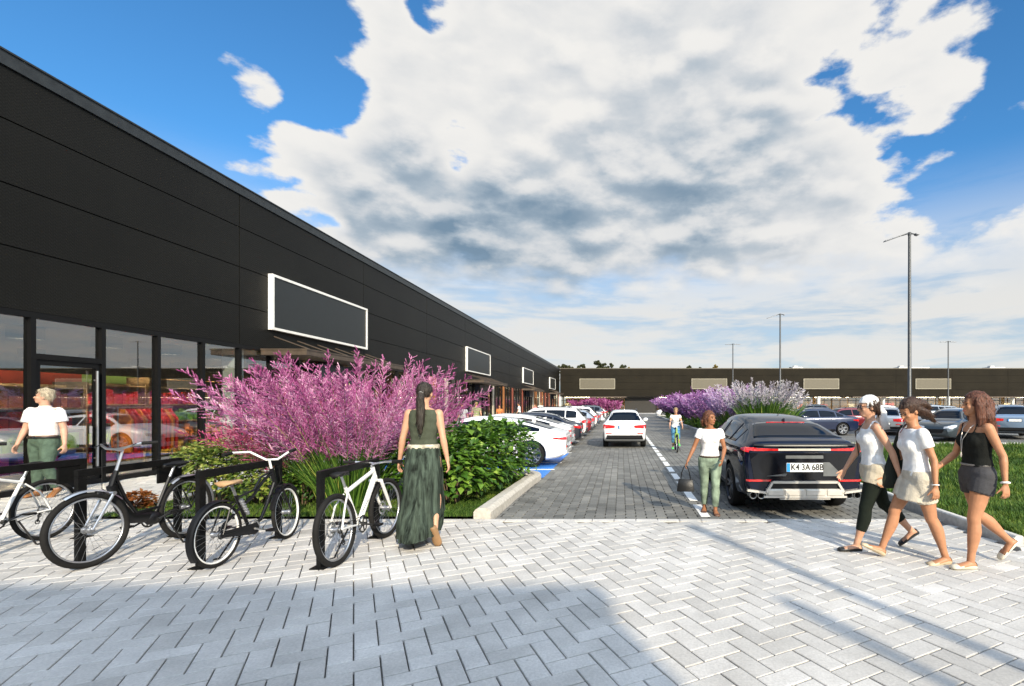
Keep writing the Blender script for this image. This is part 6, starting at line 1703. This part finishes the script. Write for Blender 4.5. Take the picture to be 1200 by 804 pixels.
    hair(b, dkgreen, [([(0,-.060,.010),(0,-.082,-.01)],[.022,.016]),([(0,-.078,-.006),(0,-.090,-.05),(.003,-.080,-.12),(.002,-.078,-.21),(.006,-.074,-.275)],[.017,.026,.027,.024,.006])], front=lambda x,y,z: y > .015 and z < .03, seed=13, capr=(.050,.060,.057))
    band(b, 'hair_tie', b.hp(0,-.084,-.012), b.M @ Vector((0,-.5,-.8)), .021, .006, mat('tie_grey', (.3,.3,.28), .5))
    # ---------- woman with the handbag
    t, b = person('woman in a white T-shirt and ripped jeans with a handbag by the dark SUV', (1.30,7.38,0), R(174), 1.49,
        dict(lean=1, legL=(7,4,-1,2), legR=(-6,8,-1,8), armR=(6,22,14,-4), armL=(4,16,42,24), head_yaw=46, head_pitch=-4), sk3, detail=.0062)
    garment(b, 'tshirt', whiteT, lambda mb: (b.torso(mb,.025,.296,.012), [b.arm(mb,k,0,.42,.012,.018) for k in 'LR']), wr=.005, seed=14)
    jm = mat('jeans_green', (.19,.25,.18), .85, var=.35, scale=7, bump=.5, bscale=80)
    garment(b, 'jeans', jm, lambda mb: (b.torso(mb,-.085,.030,.008), [b.leg(mb,k,0,1.88,.010,.016) for k in 'LR']), wr=.005, seed=15, ws=12)
    mb = MB(); mb.tube([b.at(.028,x,f) for x,f in [(.104*math.cos(a),(.073 if math.sin(a)>0 else .080)*math.sin(a)) for a in [2*PI*i/28 for i in range(28)]]], [(.014,.005)]*28, 6, side=(0,0,1), closed=True); mb.build('belt', mat('belt_brown', (.05,.03,.02), .5), t, smooth=True)
    for sx, zz in ((1,.0),(-1,-.02)):
        l = b.legs['R' if sx > 0 else 'L']; kc = l['k']
        mb = MB(); q = kc+Vector((0,.056*b.H/1.7*1.0,zz)); mb.ell(q+Vector((0,-.012,0)), (.024,.006,.010)); mb.build('knee_tear', mat('tear_dark', (.05,.03,.025), .9), t)
    for k in 'LR': shoe(b, k, mat('shoe_brown', (.10,.045,.025), .5))
    lk = []; rr = random.Random(3)
    for i in range(34):
        a = rr.uniform(-2.3,2.3)-PI/2; e = rr.uniform(-.6,1.2); p = (math.cos(a)*.048*math.cos(e), -.012+math.sin(a)*.056*math.cos(e), .015+.05*math.sin(e)-.02)
        lk.append(([p,(p[0]*1.18+.004*rr.gauss(0,1),p[1]*1.18-.003,p[2]-.018),(p[0]*1.22,p[1]*1.22,p[2]-.040)],[.011,.012,.008]))
    hair(b, redb, lk, front=face_front, seed=16, wr=.008)
    bag = thing('handbag', 'structured black handbag carried by the woman in ripped jeans', 'bag', (1.30,7.38,0), R(174))
    w = b.arms['R']['w']+b.arms['R']['d2']*.075; bl = mat('leather_black', (.006,.006,.006), .4, bump=.2, spec=.3)
    mb = MB(); mb.loft([[w+Vector((x*a_,y*d_,z)) for x,y in ((-1,-.8),(-.85,-1),(.85,-1),(1,-.8),(1,.8),(.85,1),(-.85,1),(-1,.8))] for z,a_,d_ in ((-.37,.120,.050),(-.365,.125,.056),(-.30,.118,.052),(-.20,.10,.033),(-.195,.095,.028))]); mb.build('bag_body', bl, bag, smooth=40)
    for yy in (-.03,.03):
        mb = MB(); mb.tube([w+Vector((-.07,yy,-.20)),w+Vector((-.055,yy*.8,-.10)),w+Vector((-.02,yy*.2,-.01)),w+Vector((.02,yy*.2,-.01)),w+Vector((.055,yy*.8,-.10)),w+Vector((.07,yy,-.20))], .007, 6); mb.build('handle', bl, bag)
    mb = MB(); mb.box(w.x-.012,w.x+.012,w.y-.064,w.y-.058,w.z-.24,w.z-.215); mb.build('clasp', MATS['chrome'], bag)
    # ---------- man by the shop
    t, b = person('man in a short sleeved white shirt and green trousers standing by the shop door', (-9.92,8.66,0), R(188), 1.83,
        dict(lean=-1, legL=(14,36,3,22), legR=(-3,2,5,0), armL=(-4,12,14,0), armR=(2,13,16,4), head_yaw=-62, head_pitch=-8), skin_mat('ruddy', (.52,.30,.21)), male=True, girth=1.05, detail=.0072)
    shirt = mat('shirt_check', (.78,.745,.735), .8, var=.05, scale=40, bump=.4)
    garment(b, 'shirt', shirt, lambda mb: (b.torso(mb,.040,.302,.015), [b.arm(mb,k,0,.62,.016,.034) for k in 'LR'], mb.tube([b.at(.300),b.at(.322)],[.052*b.H*.92,.044*b.H*.95],14)), wr=.007, seed=17)
    garment(b, 'trousers', cloth('trouser_green', (.075,.115,.085), var=.15), lambda mb: (b.torso(mb,-.085,.030,.012), [b.leg(mb,k,0,1.93,.010,.022) for k in 'LR']), wr=.008, seed=18)
    mb = MB(); mb.tube([b.at(.026,x,f) for x,f in [(.117*math.cos(a),(.091 if math.sin(a)>0 else .080)*math.sin(a)) for a in [2*PI*i/28 for i in range(28)]]], [(.018,.006)]*28, 6, side=(0,0,1), closed=True); bt = mb.build('belt', mat('belt_black', (.015,.015,.015), .4), t, smooth=True)
    mb = MB(); c = b.at(.026,0,.096); mb.box(c.x-.022,c.x+.022,c.y-.004,c.y+.004,c.z-.018,c.z+.018); mb.build('buckle', MATS['chrome'], bt)
    for k in 'LR': shoe(b, k, mat('boot_brown', (.24,.10,.03), .5), low=False, name='boot')
    hair(b, hair_mat('grey_blond', (.42,.36,.26)), [([(0,.035,.052),(0,0,.068),(0,-.04,.055)],[.016,.022,.025])], front=lambda x,y,z: (y > .014 and z < .042) or z < -.028 or (y > -.012 and z < -.006), seed=19, capr=(.0490,.0585,.056), wr=.004)
    # ---------- cyclist on a green bicycle
    cy = thing('person', 'cyclist in a white top and blue leggings riding towards us on the road', 'person', (1.88,16.9,0), R(180))
    bpy.data.objects.remove(cy)
    sc_ = .86
    bk = bicycle('green bicycle ridden along the dashed line by the cyclist in white', (1.86,17.35,0), R(178), 'city', 'bike_green', wb=1.06, r=.345, group='ridden bicycles', scale=sc_)
    t, b = person('cyclist in a white top and blue leggings riding a green bicycle towards us', (1.86,17.35,0), R(178), 1.66,
        dict(z=.93, lean=14, legL=(58,58,1,8), legR=(22,30,1,4), armL=(46,14,8,6), armR=(46,14,8,6), head_yaw=0, head_pitch=-8), sk, detail=.009, curl=(70,70))
    t.scale = (sc_,)*3
    # sit over the saddle
    for c in t.children: pass
    garment(b, 'top', whiteT, lambda mb: (b.torso(mb,.0,.296,.012), [b.arm(mb,k,0,.35,.012,.016) for k in 'LR']), voxel=.011, wr=.004, seed=20)
    garment(b, 'leggings', mat('leggings_blue', (.05,.17,.30), .8, var=.5, scale=12), lambda mb: (b.torso(mb,-.085,.03,.010), [b.leg(mb,k,0,1.6,.009,.008) for k in 'LR']), voxel=.011, wr=.003, seed=21)
    for k in 'LR': shoe(b, k, mat('shoe_green', (.10,.50,.12), .5), low=False)
    hair(b, blond, [([(0,-.05,-.01),(0,-.06,-.06)],[.03,.02])], front=face_front, seed=22)
    sh = Vector((0,.24,0)); 
    for c in t.children:
        c.location = c.location+Vector((0,.10,0))
    # ---------- shoppers near the far shop fronts, only heads and shoulders clear the hedge
    def simple(label, loc, rz, H, shirt, legs, hm, skin, seed, male):
        sg = 1 if seed % 2 else -1
        t, b = person(label, loc, rz, H, dict(lean=2, legL=(14*sg,6,1,0), legR=(-12*sg,16,1,16), armL=(-14*sg,10,18,2), armR=(14*sg,10,18,2), head_pitch=2), skin, male=male, group='shoppers along the left shop fronts', detail=.014, curl=(30,30))
        garment(b, 'shirt', shirt, lambda mb: (b.torso(mb,.01,.300,.015), [b.arm(mb,k,0,.6,.014,.022) for k in 'LR']), voxel=.016, wr=.004, seed=seed)
        garment(b, 'trousers', legs, lambda mb: (b.torso(mb,-.085,.02,.012), [b.leg(mb,k,0,1.9,.013,.018) for k in 'LR']), voxel=.016, wr=.004, seed=seed+1)
        for k in 'LR': shoe(b, k, MATS['shoe_black'], low=False)
        hair(b, hm, [], front=face_front, seed=seed, voxel=.012)
    blue = cloth('navy', (.03,.05,.12)); grey = cloth('grey', (.35,.36,.38)); orange = cloth('orange', (.55,.18,.06)); khk = MATS['cloth_khaki']; blkc = MATS['cloth_black']
    olive = cloth('olive', (.22,.24,.12)); pk = cloth('pink', (.6,.25,.25))
    for args in (('shopper in a pale grey shirt just above the hedge, nearest the woman in green', (-8.0,25.5,.0), R(160), 1.60, grey, blue, brown, sk2, 31, True),
                 ('shopper in an olive shirt behind the hedge, right of the one in grey', (-8.2,28.5,.0), R(20), 1.66, olive, khk, blond, sk, 32, True),
                 ('shopper in an orange shirt under the second small sign', (-8.1,33.5,.0), R(190), 1.52, orange, blkc, auburn, sk2, 33, False),
                 ('shopper in a white top and black trousers beyond the one in orange', (-7.8,38.5,.0), R(100), 1.66, whiteT, blkc, brown, sk, 34, False),
                 ('shopper in pink over the roof of the second white car', (-7.8,45.5,.0), R(170), 1.58, pk, blue, redb, sk, 35, False),
                 ('farthest shopper in a white shirt near the corner canopy', (-7.6,47.5,.0), R(0), 1.66, whiteT, grey, blond, sk, 36, True)):
        simple(*args)
# ------------------------------------------------------------------ assemble
setup(); world(); ground(); lawns()
left_building(); far_building(); signs(); shop_fittings(); lamps(); back_block(); skyline_trees()
plants(); cars(); bikes(); people()
